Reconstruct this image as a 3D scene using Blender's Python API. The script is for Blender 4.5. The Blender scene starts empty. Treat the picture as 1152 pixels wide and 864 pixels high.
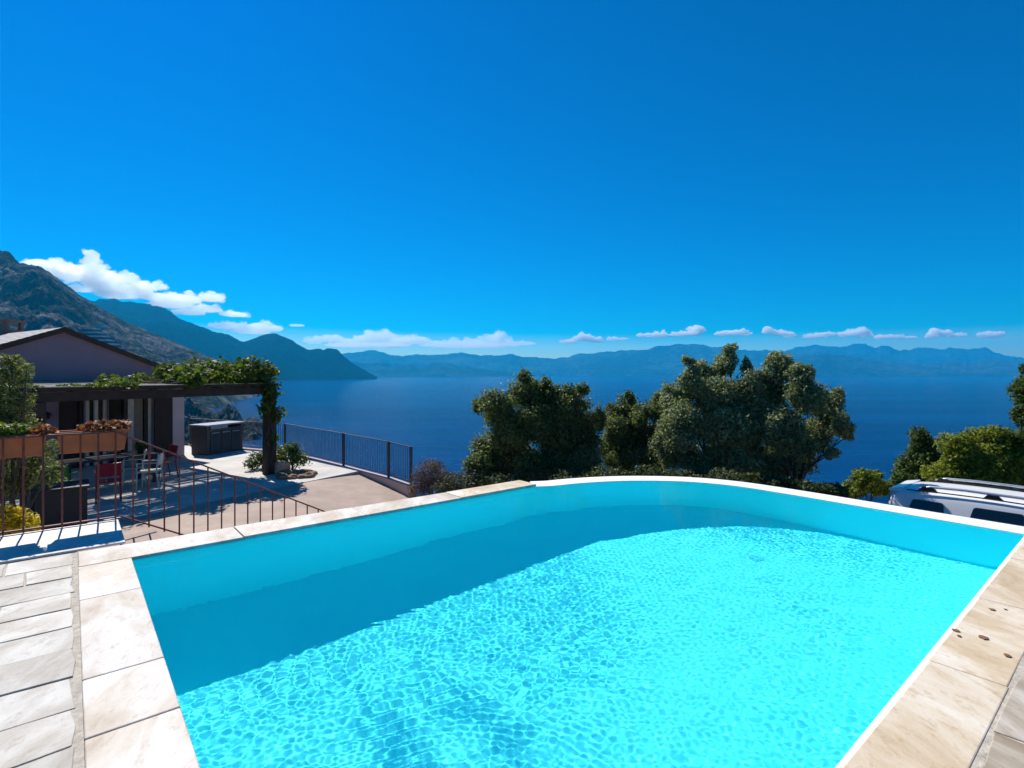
import bpy, math, random
import numpy as np
from mathutils import Vector

# ------------------------------------------------------------------ frame, camera, sky, sun, exposure
F, CX, CY, H = 600.0, 576.0, 419.0, 1.6
SC = bpy.context.scene
COL = SC.collection
random.seed(7)
RNG = np.random.default_rng(11)
R = math.radians
SEA = -35.0

cam_d = bpy.data.cameras.new('camera')
cam = bpy.data.objects.new('camera', cam_d); COL.objects.link(cam)
cam.location = (0, 0, H); cam.rotation_euler = (R(90), 0, 0)
cam_d.lens = F / 1152 * 36; cam_d.sensor_width = 36; cam_d.sensor_fit = 'HORIZONTAL'
cam_d.shift_y = -(432 - CY) / 1152
cam_d.clip_start = 0.05; cam_d.clip_end = 60000
SC.camera = cam

SUN_AZ = math.atan2(-0.60, 0.80)      # measured from +Y towards +X
SUN_EL = R(47)
SKY_GAIN, SUN_GAIN, EXPO = 0.070, 4.4, 0.62
wd = bpy.data.worlds.new('World'); SC.world = wd; wd.use_nodes = True
nt = wd.node_tree; nt.nodes.clear()
sky = nt.nodes.new('ShaderNodeTexSky'); sky.sky_type = 'NISHITA'; sky.sun_disc = False
sky.sun_elevation = SUN_EL; sky.sun_rotation = SUN_AZ
sky.altitude = 900; sky.air_density = 1.0; sky.dust_density = 0.7; sky.ozone_density = 3.0
hs = nt.nodes.new('ShaderNodeHueSaturation'); hs.inputs["Saturation"].default_value = 3.0; hs.inputs["Hue"].default_value = 0.506
bg = nt.nodes.new('ShaderNodeBackground'); bg.inputs['Strength'].default_value = SKY_GAIN
wo = nt.nodes.new('ShaderNodeOutputWorld')
nt.links.new(sky.outputs[0], hs.inputs['Color']); nt.links.new(hs.outputs[0], bg.inputs['Color'])
nt.links.new(bg.outputs[0], wo.inputs['Surface'])

sun_d = bpy.data.lights.new('sun', 'SUN'); sun_d.energy = SUN_GAIN; sun_d.angle = R(0.5); sun_d.color = (1.0, 0.955, 0.88)
sun = bpy.data.objects.new('sun', sun_d); COL.objects.link(sun)
sdir = Vector((math.sin(SUN_AZ) * math.cos(SUN_EL), math.cos(SUN_AZ) * math.cos(SUN_EL), math.sin(SUN_EL)))
sun.rotation_euler = sdir.to_track_quat('Z', 'Y').to_euler(); sun.location = sdir * 60
sun_d.cycles.is_caustics_light = True

vs = SC.view_settings
vs.view_transform = 'Standard'; vs.look = 'None'; vs.exposure = EXPO; vs.gamma = 1.0; vs.use_curve_mapping = False
SC.display_settings.display_device = 'sRGB'
SC.render.engine = 'CYCLES'
cy = SC.cycles
cy.max_bounces = 22; cy.diffuse_bounces = 7; cy.glossy_bounces = 5; cy.transmission_bounces = 7
cy.transparent_max_bounces = 8; cy.volume_bounces = 20
cy.caustics_reflective = True; cy.caustics_refractive = True; cy.sample_clamp_indirect = 4.0
cy.use_denoising = True; cy.use_adaptive_sampling = True; cy.adaptive_threshold = 0.02

# ------------------------------------------------------------------ helpers
def px(x, y, z):                       # the ground point that the photograph shows at (x, y), at height z
    Y = (H - z) * F / (y - CY)
    return ((x - CX) / F * Y, Y, z)
def at(x, y, Y):                       # the point at depth Y
    return ((x - CX) / F * Y, Y, H - (y - CY) / F * Y)
CU, SU = 0.7705, 0.6374                # axes of the pool terrace
def W(u, v, z=0.0): return (CU * u - SU * v, SU * u + CU * v, z)
UANG = math.atan2(SU, CU)
HO = (-11.3, 18.4); HW = (-0.529, -0.849); HN = (0.849, -0.529)   # house: corner, along the wall, out of the wall
def Hs(a, b, z=0.0): return (HO[0] + HW[0] * a + HN[0] * b, HO[1] + HW[1] * a + HN[1] * b, z)
HANG = math.atan2(HW[1], HW[0])
def wall_a(x, b=0.0):
    k = (x - CX) / F
    ox, oy = HO[0] + HN[0] * b, HO[1] + HN[1] * b
    return (ox - k * oy) / (k * HW[1] - HW[0])

def tag(o, label=None, cat=None, group=None, kind=None):
    if label: o['label'] = label
    if cat: o['category'] = cat
    if group: o['group'] = group
    if kind: o['kind'] = kind
    return o
def empty(name, loc, rz=0.0, label=None, cat=None, group=None):
    o = bpy.data.objects.new(name, None); COL.objects.link(o)
    o.location = loc; o.rotation_euler = (0, 0, rz); o.empty_display_size = 0.2
    o['_loc'] = 0; del o['_loc']
    return tag(o, label, cat, group)
def copy_tree(o, parent=None):
    c = o.copy(); COL.objects.link(c)
    if parent is not None: c.parent = parent
    for ch in list(o.children): copy_tree(ch, c)
    return c

class MB:
    def __init__(s): s.v = []; s.f = []; s.m = []
    def add(s, vs, fs, mi=0):
        n = len(s.v); s.v.extend(tuple(map(float, p)) for p in vs)
        for q in fs: s.f.append(tuple(i + n for i in q)); s.m.append(mi)
        return s
    def hexa(s, p, mi=0):              # eight points: bottom ring then top ring
        return s.add(p, [(3, 2, 1, 0), (4, 5, 6, 7), (0, 1, 5, 4), (1, 2, 6, 5), (2, 3, 7, 6), (3, 0, 4, 7)], mi)
    def box(s, x0, x1, y0, y1, z0, z1, mi=0, fr=None):
        fr = fr or (lambda a, b, c: (a, b, c))
        return s.hexa([fr(x0, y0, z0), fr(x1, y0, z0), fr(x1, y1, z0), fr(x0, y1, z0), fr(x0, y0, z1), fr(x1, y0, z1), fr(x1, y1, z1), fr(x0, y1, z1)], mi)
    def prism(s, poly, z0, z1, mi=0, fr=None):
        fr = fr or (lambda a, b, c: (a, b, c))
        n = len(poly)
        vs = [fr(p[0], p[1], z0) for p in poly] + [fr(p[0], p[1], z1) for p in poly]
        return s.add(vs, [tuple(range(n - 1, -1, -1)), tuple(range(n, 2 * n))] + [(i, (i + 1) % n, n + (i + 1) % n, n + i) for i in range(n)], mi)
    def tube(s, pts, rad, n=8, cap=True, mi=0):
        pts = [Vector(p) for p in pts]
        if not hasattr(rad, '__len__'): rad = [rad] * len(pts)
        rings = []
        for i, p in enumerate(pts):
            d = (pts[min(i + 1, len(pts) - 1)] - pts[max(i - 1, 0)]).normalized()
            a = Vector((0, 0, 1)) if abs(d.z) < 0.9 else Vector((1, 0, 0))
            x = d.cross(a).normalized(); y = d.cross(x).normalized()
            rings += [p + (x * math.cos(2 * math.pi * k / n) + y * math.sin(2 * math.pi * k / n)) * rad[i] for k in range(n)]
        fs = [(i * n + k, i * n + (k + 1) % n, (i + 1) * n + (k + 1) % n, (i + 1) * n + k) for i in range(len(pts) - 1) for k in range(n)]
        if cap: fs += [tuple(range(n - 1, -1, -1)), tuple(range((len(pts) - 1) * n, len(pts) * n))]
        return s.add(rings, fs, mi)
    def bar(s, p, q, w, h, up=(0, 0, 1), mi=0):   # square bar from p to q
        p, q = Vector(p), Vector(q); d = (q - p).normalized(); up = Vector(up)
        if abs(d.dot(up)) > 0.95: up = Vector((1, 0, 0))
        x = d.cross(up).normalized() * w / 2; y = x.cross(d).normalized() * h / 2
        return s.hexa([p - x - y, p + x - y, p + x + y, p - x + y, q - x - y, q + x - y, q + x + y, q - x + y], mi)
    def build(s, name, mat, parent=None, smooth=False, bevel=0.0):
        me = bpy.data.meshes.new(name); me.from_pydata(s.v, [], s.f); me.update()
        return link(name, me, mat, parent, smooth, bevel, s.m)
def link(name, me, mat, parent=None, smooth=False, bevel=0.0, mis=None):
    for m in (mat if isinstance(mat, (list, tuple)) else [mat]): me.materials.append(m)
    if mis is not None and any(mis): me.polygons.foreach_set('material_index', mis)
    if smooth: me.polygons.foreach_set('use_smooth', [True] * len(me.polygons))
    o = bpy.data.objects.new(name, me); COL.objects.link(o)
    if parent is not None:
        o.parent = parent
        if LOCAL[0]: pass
        else:
            loc = parent.location; rz = parent.rotation_euler.z
            p = parent
            from mathutils import Matrix
            mw = Matrix.Identity(4)
            chain = []
            while p is not None: chain.append(p); p = p.parent
            for q in reversed(chain):
                mw = mw @ q.matrix_parent_inverse @ Matrix.LocRotScale(q.location, q.rotation_euler, q.scale)
            o.matrix_parent_inverse = mw.inverted()
    if bevel > 0:
        b = o.modifiers.new('bevel', 'BEVEL'); b.width = bevel; b.segments = 2; b.limit_method = 'ANGLE'; b.angle_limit = R(35)
    return o
LOCAL = [False]                        # False: part meshes are given in world space

def grid_mesh(name, P, mat, smooth=True, parent=None, kind=None, mask=None):   # P: (n, m, 3) array
    n, m, _ = P.shape
    idx = np.arange(n * m).reshape(n, m)
    q = np.stack([idx[:-1, :-1], idx[:-1, 1:], idx[1:, 1:], idx[1:, :-1]], -1)
    if mask is not None: q = q[mask]
    q = q.reshape(-1, 4)
    used = np.unique(q); remap = np.full(n * m, -1); remap[used] = np.arange(len(used))
    me = np_mesh(name, P.reshape(-1, 3)[used], remap[q])
    o = link(name, me, mat, parent, smooth)
    if kind: o['kind'] = kind
    return o
def np_mesh(name, V, Q):
    k = Q.shape[1]
    me = bpy.data.meshes.new(name)
    me.vertices.add(len(V)); me.vertices.foreach_set('co', np.asarray(V, np.float32).ravel())
    me.loops.add(Q.size); me.loops.foreach_set('vertex_index', Q.astype(np.int32).ravel())
    me.polygons.add(len(Q)); me.polygons.foreach_set('loop_start', np.arange(0, Q.size, k, dtype=np.int32))
    me.polygons.foreach_set('loop_total', np.full(len(Q), k, np.int32))
    me.update(calc_edges=True); me.validate()
    return me

_perm = np.random.default_rng(5).random((256, 256))
def vnoise(x, y):
    x = np.asarray(x, float); y = np.asarray(y, float)
    xi = np.floor(x).astype(int); yi = np.floor(y).astype(int); fx = x - xi; fy = y - yi
    fx = fx * fx * (3 - 2 * fx); fy = fy * fy * (3 - 2 * fy)
    g = lambda a, b: _perm[a & 255, b & 255]
    return (g(xi, yi) * (1 - fx) + g(xi + 1, yi) * fx) * (1 - fy) + (g(xi, yi + 1) * (1 - fx) + g(xi + 1, yi + 1) * fx) * fy - 0.5
def fbm(x, y, o=5, g=0.5):
    t = 0; a = 1.0
    for i in range(o): t = t + a * vnoise(x * 2 ** i + 17.3 * i, y * 2 ** i + 9.1 * i); a *= g
    return t
def smooth_curve(pts, n=8):
    P = np.array(pts, float); P = np.vstack([2 * P[0] - P[1], P, 2 * P[-1] - P[-2]]); out = []
    for i in range(1, len(P) - 2):
        for t in np.linspace(0, 1, n, endpoint=False):
            a, b, c, d = P[i - 1], P[i], P[i + 1], P[i + 2]
            out.append(0.5 * (2 * b + (c - a) * t + (2 * a - 5 * b + 4 * c - d) * t * t + (3 * b - a - 3 * c + d) * t ** 3))
    out.append(P[-2]); return np.array(out)

# ------------------------------------------------------------------ materials
class NT:
    def __init__(s, name):
        s.m = bpy.data.materials.new(name); s.m.use_nodes = True; s.t = s.m.node_tree
        s.b = s.t.nodes['Principled BSDF']; s.out = s.t.nodes['Material Output']
    def n(s, t, **kw):
        x = s.t.nodes.new('ShaderNode' + t)
        for k, v in kw.items():
            if k in x.inputs: x.inputs[k].default_value = v
            else: setattr(x, k, v)
        return x
    def l(s, a, b): s.t.links.new(a, b)
    def noise(s, vec, scale, detail=4, rough=0.6, dist=0.0):
        x = s.n('TexNoise', Scale=scale, Detail=detail, Roughness=rough, Distortion=dist)
        if vec is not None: s.l(vec, x.inputs['Vector'])
        return x.outputs['Fac']
    def ramp(s, fac, stops):
        x = s.n('ValToRGB'); cr = x.color_ramp
        while len(cr.elements) > 1: cr.elements.remove(cr.elements[-1])
        for i, (p, c) in enumerate(stops):
            e = cr.elements[0] if i == 0 else cr.elements.new(p)
            e.position = p; e.color = (*c, 1) if len(c) == 3 else c
        s.l(fac, x.inputs[0]); return x.outputs[0]
    def mix(s, fac, a, b, mode='MIX'):
        x = s.n('MixRGB', blend_type=mode)
        for i, v in ((0, fac), (1, a), (2, b)):
            if isinstance(v, (int, float)): x.inputs[i].default_value = v
            elif isinstance(v, tuple): x.inputs[i].default_value = (*v, 1)
            else: s.l(v, x.inputs[i])
        return x.outputs[0]
    def math(s, op, a, b=0.0):
        x = s.n('Math', operation=op)
        for i, v in ((0, a), (1, b)):
            if isinstance(v, (int, float)): x.inputs[i].default_value = v
            else: s.l(v, x.inputs[i])
        return x.outputs[0]
    def pos(s, scale=(1, 1, 1), rot=(0, 0, 0), src='Object'):
        c = s.n('TexCoord') if src != 'World' else s.n('NewGeometry')
        mp = s.n('Mapping'); mp.inputs['Scale'].default_value = scale; mp.inputs['Rotation'].default_value = rot
        s.l(c.outputs['Object' if src != 'World' else 'Position'], mp.inputs['Vector']); return mp.outputs[0]
    def bump(s, h, strength=0.3, dist=0.02):
        x = s.n('Bump', Strength=strength, Distance=dist); s.l(h, x.inputs['Height']); s.l(x.outputs[0], s.b.inputs['Normal'])
    def set(s, **kw):
        for k, v in kw.items():
            k = k.replace('_', ' ')
            i = s.b.inputs[k]
            if isinstance(v, tuple) and len(v) == 3: v = (*v, 1)
            if isinstance(v, (int, float, tuple)): i.default_value = v
            else: s.l(v, i)
        return s.m
def simple(name, col, rough=0.6, var=0.25, scale=6.0, bump=0.0, metallic=0.0, spec=0.4):
    t = NT(name); p = t.pos(src='World')
    f = t.noise(p, scale, 6, 0.65)
    dk = tuple(c * (1 - var) for c in col); lt = tuple(min(1, c * (1 + var)) for c in col)
    t.set(Base_Color=t.ramp(f, [(0.3, dk), (0.7, lt)]), Roughness=rough, Metallic=metallic, Specular_IOR_Level=spec)
    if bump: t.bump(t.noise(p, scale * 6, 5), bump, 0.01)
    return t.m
def stone(name, cols, vein, rnd='Object', scale=1.0, aniso=3.6, vary=(0.78, 0.95, 1.0), veinw=0.75):
    t = NT(name); g = t.n('NewGeometry')
    r = g.outputs['Random Per Island'] if rnd == 'Island' else t.n('ObjectInfo').outputs['Random']
    off = t.n('CombineXYZ'); t.l(t.math('MULTIPLY', r, 37.0), off.inputs[0]); t.l(t.math('MULTIPLY', r, 91.0), off.inputs[2])
    rot = t.n('VectorRotate', rotation_type='Z_AXIS'); t.l(g.outputs['Position'], rot.inputs['Vector'])
    t.l(t.math('ADD', t.math('MULTIPLY', r, 0.8), 0.25 + UANG), rot.inputs['Angle'])
    mp = t.n('Mapping'); mp.inputs['Scale'].default_value = (1.0 * scale, aniso * scale, 1.5 * scale); t.l(rot.outputs[0], mp.inputs['Vector'])
    ad = t.n('VectorMath', operation='ADD'); t.l(mp.outputs[0], ad.inputs[0]); t.l(off.outputs[0], ad.inputs[1]); v = ad.outputs[0]
    big = t.noise(v, 1.6, 6, 0.62, 0.6); fine = t.noise(v, 9.0, 8, 0.7, 0.4); sp = t.noise(v, 46.0, 4, 0.7)
    c = t.ramp(big, [(0.28, cols[0]), (0.45, cols[1]), (0.58, cols[2]), (0.75, cols[3])])
    c = t.mix(t.ramp(fine, [(0.54, (0, 0, 0)), (0.70, (veinw,) * 3)]), c, vein)
    c = t.mix(t.ramp(sp, [(0.62, (0, 0, 0)), (0.72, (0.55, 0.55, 0.55))]), c, tuple(x * 0.55 for x in vein))
    c = t.mix(1.0, c, t.ramp(r, [(0.0, (vary[0],) * 3), (0.3, (vary[1], vary[1] * .97, vary[1] * .92)), (0.65, (vary[1],) * 3), (1.0, (vary[2],) * 3)]), 'MULTIPLY')
    t.set(Base_Color=c, Roughness=0.62, Specular_IOR_Level=0.35)
    t.bump(t.math('ADD', fine, t.math('MULTIPLY', sp, 0.4)), 0.35, 0.008)
    return t.m
def leafm(name, c0, c1, c2, trans=0.35, rough=0.55, spec=0.2):
    t = NT(name); g = t.n('NewGeometry'); r = g.outputs['Random Per Island']
    big = t.noise(g.outputs['Position'], 1.7, 3)
    f = t.math('ADD', t.math('MULTIPLY', r, 0.6), t.math('MULTIPLY', big, 0.5))
    c = t.ramp(f, [(0.2, c0), (0.5, c1), (0.8, c2)])
    t.set(Base_Color=c, Roughness=rough, Specular_IOR_Level=spec)
    tr = t.n('BsdfTranslucent'); t.l(t.mix(1.0, c, (1.0, 1.0, 0.55), 'MULTIPLY'), tr.inputs['Color'])
    mx = t.n('MixShader'); mx.inputs[0].default_value = trans
    t.l(t.b.outputs[0], mx.inputs[1]); t.l(tr.outputs[0], mx.inputs[2]); t.l(mx.outputs[0], t.out.inputs['Surface'])
    return t.m

# ------------------------------------------------------------------ shared materials
M = {}
M['coping'] = stone('coping_stone', [(0.42, 0.33, 0.24), (0.56, 0.49, 0.41), (0.66, 0.62, 0.57), (0.72, 0.70, 0.67)], (0.36, 0.26, 0.18), aniso=2.2, vary=(0.86, 0.96, 1.02), veinw=0.6)
M['coping_warm'] = stone('coping_stone_ochre', [(0.46, 0.34, 0.20), (0.60, 0.48, 0.33), (0.70, 0.61, 0.48), (0.80, 0.77, 0.71)], (0.40, 0.25, 0.11), aniso=1.9, veinw=0.6)
M['paving'] = stone('paving_stone', [(0.27, 0.23, 0.18), (0.39, 0.355, 0.305), (0.50, 0.475, 0.43), (0.62, 0.60, 0.565)], (0.24, 0.20, 0.155), 'Island', aniso=1.9, vary=(0.68, 0.92, 1.12), veinw=0.8)
M['paving_warm'] = stone('paving_stone_tan', [(0.30, 0.24, 0.17), (0.40, 0.34, 0.26), (0.50, 0.44, 0.36), (0.58, 0.54, 0.47)], (0.27, 0.20, 0.13), 'Island')
M['grout'] = simple('grout', (0.44, 0.39, 0.32), 0.9, 0.35, 20, 0.5)
M['rim'] = simple('white_render', (0.80, 0.79, 0.80), 0.6, 0.05, 3)
M['iron'] = simple('rust_red_iron', (0.16, 0.035, 0.025), 0.5, 0.45, 14, 0.3)
M['dark_iron'] = simple('dark_iron', (0.035, 0.03, 0.035), 0.5, 0.3, 14)
M['terrace'] = simple('pale_terrace', (0.46, 0.43, 0.39), 0.75, 0.25, 1.1, 0.25)
M['pink'] = simple('pink_concrete', (0.36, 0.27, 0.215), 0.85, 0.2, 1.4, 0.35)
M['pinkwall'] = simple('pink_wall_render', (0.46, 0.34, 0.31), 0.85, 0.08, 0.9, 0.15)
M['earth'] = simple('dry_earth', (0.10, 0.085, 0.055), 0.95, 0.5, 0.6, 0.5)
M['wood'] = simple('dark_wood', (0.055, 0.030, 0.018), 0.7, 0.4, 5, 0.4)
M['bark'] = simple('bark', (0.055, 0.042, 0.032), 0.9, 0.4, 9, 0.6)
M['black'] = simple('near_black', (0.012, 0.011, 0.011), 0.5, 0.2, 3)
M['glass'] = simple('window_glass', (0.01, 0.012, 0.014), 0.06, 0.1, 2, 0, 0, 0.6)

# ------------------------------------------------------------------ sea, haze, terrain
t = NT('sea_water'); p = t.pos(src='World')
mp1 = t.pos((0.010, 0.05, 1), (0, 0, 0.12), 'World'); mp2 = t.pos((0.15, 0.40, 1), (0, 0, 0.2), 'World'); mp3 = t.pos((0.0008, 0.011, 1), (0, 0, 0.04), 'World')
w1 = t.noise(mp1, 1, 5, 0.6); w2 = t.noise(mp2, 1, 6, 0.65); w3 = t.noise(mp3, 1, 5, 0.6, 0.5)
t.set(Base_Color=t.mix(t.ramp(w3, [(0.42, (0, 0, 0)), (0.62, (1, 1, 1))]), (0.0002, 0.014, 0.074), (0.0004, 0.038, 0.145)), Roughness=0.16, Specular_IOR_Level=0.035, IOR=1.33)
t.bump(t.math('ADD', t.math('MULTIPLY', w1, 2.0), w2), 0.9, 0.9)
xs = np.linspace(-8650, 8650, 30); P = np.zeros((30, 30, 3)); P[..., 0], P[..., 1] = np.meshgrid(xs, xs, indexing='ij'); P[..., 2] = SEA
grid_mesh('sea', P[::-1], t.m, False, None, 'structure')

hz = MB().box(-8800, 8800, -8800, 8800, SEA - 6, 500).build('haze', [bpy.data.materials.new('haze_air')])
hm = hz.data.materials[0]; hm.use_nodes = True; hm.node_tree.nodes.clear()
pv = hm.node_tree.nodes.new('ShaderNodeVolumePrincipled'); ho = hm.node_tree.nodes.new('ShaderNodeOutputMaterial')
pv.inputs['Color'].default_value = (0.02, 0.53, 1.0, 1); pv.inputs['Density'].default_value = 1.12e-4; pv.inputs['Anisotropy'].default_value = 0.2
hm.node_tree.links.new(pv.outputs[0], ho.inputs['Volume'])
tag(hz, kind='stuff', label='thin blue air over the bay that fades the far mountains', cat='haze')

YE = ([-60, -20, -12.5, -8, -2.5, -0.5, 2, 4, 8, 14, 40], [34, 24, 20.6, 19.6, 14.2, 10.6, 10.0, 10.6, 12.4, 14, 16])
def ground_z(x, y):
    ye = np.interp(x, *YE); base = np.interp(x, [-30, -14, -6, -2.6, 0, 4, 7.5], [-1.3, -1.4, -1.75, -1.9, -2.0, -2.0, -2.47])
    d = np.maximum(0, y - ye)
    z = base - 0.62 * (np.sqrt(d * d + 4) - 2) + 0.35 * fbm(x * 0.4, y * 0.4, 4) * np.minimum(1, d / 3)
    return np.maximum(z, SEA - 3 - 0 * d)
gx = np.concatenate([np.linspace(-160, -26, 30), np.linspace(-25, 20, 130), np.linspace(21, 200, 40)])
gy = np.concatenate([np.linspace(-30, 2, 16), np.linspace(2.5, 32, 110), np.linspace(33, 120, 50)])
P = np.zeros((len(gx), len(gy), 3)); P[..., 0], P[..., 1] = np.meshgrid(gx, gy, indexing='ij')
P[..., 2] = ground_z(P[..., 0], P[..., 1])
t = NT('scrub_ground'); p = t.pos(src='World')
c = t.ramp(t.noise(p, 0.8, 8, 0.7), [(0.35, (0.035, 0.035, 0.018)), (0.5, (0.07, 0.06, 0.035)), (0.65, (0.14, 0.115, 0.08))])
t.set(Base_Color=c, Roughness=0.95); t.bump(t.noise(p, 5, 6, 0.7), 0.8, 0.08)
grid_mesh('ground', P[::-1], t.m, True, None, 'structure')

# ------------------------------------------------------------------ hills and mountains
def rock_mat(name, rock, scrub, sc, bias=0.5, tan=None):
    t = NT(name); p = t.pos(src='World'); ge = t.n('NewGeometry')
    a = t.noise(p, sc, 9, 0.62, 0.3); b = t.noise(p, sc * 5, 7, 0.7); d = t.noise(p, sc * 0.35, 4, 0.55)
    f = t.math('ADD', t.math('ADD', t.math('MULTIPLY', a, 0.42), t.math('MULTIPLY', b, 0.58)), t.math('MULTIPLY', t.math('SUBTRACT', d, 0.5), 0.5))
    c = t.ramp(f, [(bias - 0.14, scrub), (bias - 0.02, tuple(0.7 * s + 0.3 * r for s, r in zip(scrub, rock))), (bias + 0.05, rock), (bias + 0.18, tan or tuple(min(1, 1.35 * r) for r in rock))])
    t.set(Base_Color=c, Roughness=1.0, Specular_IOR_Level=0.0)
    t.bump(t.math('ADD', a, t.math('MULTIPLY', b, 0.6)), 0.9, 0.35 / sc)
    return t.m
HILLS = {}
def hill(name, ridge, foot_y, Dr, Df, mat, nx=260, ny=90, rough=0.05, power=1.0, fr=4.0, seed=0, back=1.5, jag=1.6):
    rx = np.array([q[0] for q in ridge], float); ry = np.array([q[1] for q in ridge], float)
    X = np.linspace(rx[0], rx[-1], nx); k = (X - CX) / F
    zr0 = H - (np.interp(X, rx, ry) - CY) / F * Dr
    zr0 = zr0 + jag / F * Dr * fbm(X * 0.13 + seed, X * 0 + seed, 4, 0.6)
    df = Df if np.isscalar(Df) else np.interp(X, Df[0], Df[1])
    S = np.linspace(0, back, int(ny * back))[None, :]
    D = df[:, None] + (Dr - df[:, None]) * S if not np.isscalar(df) else (df + (Dr - df) * S) * np.ones((nx, 1))
    zf = SEA - 4
    up = np.clip(S, 0, 1) ** power; dn = np.clip(S - 1, 0, None)
    Z = zf + (zr0[:, None] - zf) * (up - 1.6 * dn)
    Xw = k[:, None] * D; Yw = D * np.ones_like(Xw)
    rel = np.maximum(zr0[:, None] - zf, 0.02 * Dr)
    u = Xw / Dr * fr; v = Yw / Dr * fr
    n = fbm(u + seed, v + seed, 7, 0.55); rdg = 0.5 - np.abs(fbm(u * 1.7 + seed + 5, v * 0.8 + seed, 5, 0.55))
    env = np.clip(S * 2.2, 0, 1) * (1 - 0.82 * np.exp(-((S - 1) / 0.13) ** 2))
    Z = Z + rough * rel * env * (1.3 * n + 0.9 * (rdg - 0.3)) + 0.1 * rough * rel * (fbm(u * 9, v * 9 + seed, 4, 0.6))
    P = np.stack([Xw, Yw, Z], -1)
    HILLS[name] = (X, S[0], D, Z)
    o = grid_mesh(name, P[::-1], mat, True, None, 'structure')
    return o
def on_hill(name, x, y):               # the point of a hill that shows at (x, y)
    X, S, D, Z = HILLS[name]; i = int(np.argmin(np.abs(X - x)))
    yy = CY - (Z[i] - H) / D[i] * F
    j = int(np.argmax(yy <= y))
    return ((x - CX) / F * D[i][j], D[i][j], Z[i][j])
near_ridge = [(-420, 140), (-200, 165), (-60, 243), (0, 281), (10, 284), (22, 294), (46, 301), (75, 322), (112, 347), (150, 366), (190, 383), (236, 403), (262, 414), (276, 424), (290, 440), (304, 452)]
m_near = rock_mat('near_mountain_rock', (0.13, 0.127, 0.122), (0.010, 0.018, 0.014), 0.032, 0.52, (0.34, 0.31, 0.28))
hill('mountain', near_ridge, 0, 900, ([-420, 180, 240, 304], [330, 380, 500, 860]), m_near, 520, 220, 0.16, 1.05, 9, 3)
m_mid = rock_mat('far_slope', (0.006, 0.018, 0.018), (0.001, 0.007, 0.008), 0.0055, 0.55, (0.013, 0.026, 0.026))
mid_ridge = [(-200, 300), (0, 345), (80, 343), (112, 336), (124, 336), (150, 340), (178, 345), (205, 358), (240, 372), (258, 377), (275, 384), (286, 380), (298, 376), (312, 375), (328, 383), (338, 390), (348, 394), (356, 392), (364, 394), (372, 392), (380, 394), (392, 405), (404, 413), (416, 420), (424, 424)]
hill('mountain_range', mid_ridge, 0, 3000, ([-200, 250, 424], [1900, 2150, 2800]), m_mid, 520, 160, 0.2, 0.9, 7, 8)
m_far = rock_mat('far_range', (0.035, 0.085, 0.10), (0.010, 0.042, 0.052), 0.003, 0.5, (0.06, 0.11, 0.125))  # lightening and blue of distant haze partly put into these colours
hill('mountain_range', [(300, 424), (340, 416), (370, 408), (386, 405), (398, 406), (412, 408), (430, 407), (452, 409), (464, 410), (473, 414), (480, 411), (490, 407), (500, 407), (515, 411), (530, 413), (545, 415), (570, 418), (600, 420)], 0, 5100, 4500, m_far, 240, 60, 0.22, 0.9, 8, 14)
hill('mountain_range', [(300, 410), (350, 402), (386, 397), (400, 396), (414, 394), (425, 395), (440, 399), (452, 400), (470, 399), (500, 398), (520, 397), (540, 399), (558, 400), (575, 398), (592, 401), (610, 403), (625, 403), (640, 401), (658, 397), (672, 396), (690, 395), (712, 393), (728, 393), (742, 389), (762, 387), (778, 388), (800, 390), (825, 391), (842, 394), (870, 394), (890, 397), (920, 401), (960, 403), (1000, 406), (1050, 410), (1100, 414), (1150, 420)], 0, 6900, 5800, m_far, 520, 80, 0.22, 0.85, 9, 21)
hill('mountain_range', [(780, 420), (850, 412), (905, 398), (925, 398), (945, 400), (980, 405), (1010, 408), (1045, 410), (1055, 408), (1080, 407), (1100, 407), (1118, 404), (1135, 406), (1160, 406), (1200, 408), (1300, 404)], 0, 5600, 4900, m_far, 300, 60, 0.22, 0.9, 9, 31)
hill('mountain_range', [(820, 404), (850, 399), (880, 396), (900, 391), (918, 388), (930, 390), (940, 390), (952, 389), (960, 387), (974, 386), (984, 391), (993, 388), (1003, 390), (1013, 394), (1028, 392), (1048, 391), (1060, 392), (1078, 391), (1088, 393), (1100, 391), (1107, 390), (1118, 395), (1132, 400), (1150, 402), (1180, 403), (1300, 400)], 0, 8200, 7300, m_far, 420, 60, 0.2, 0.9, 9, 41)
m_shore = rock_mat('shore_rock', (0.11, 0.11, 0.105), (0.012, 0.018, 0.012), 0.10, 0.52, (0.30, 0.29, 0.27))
hill('rocky_shore', [(60, 405), (150, 425), (192, 440), (204, 444), (210, 446), (218, 452), (226, 456), (234, 462), (240, 466), (247, 464), (252, 459), (258, 457), (264, 461), (269, 466), (274, 473), (279, 470), (284, 467), (289, 471), (294, 477), (300, 484)], 0, 360, 240, m_shore, 420, 160, 0.34, 0.9, 40, 51, jag=5.0)

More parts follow.
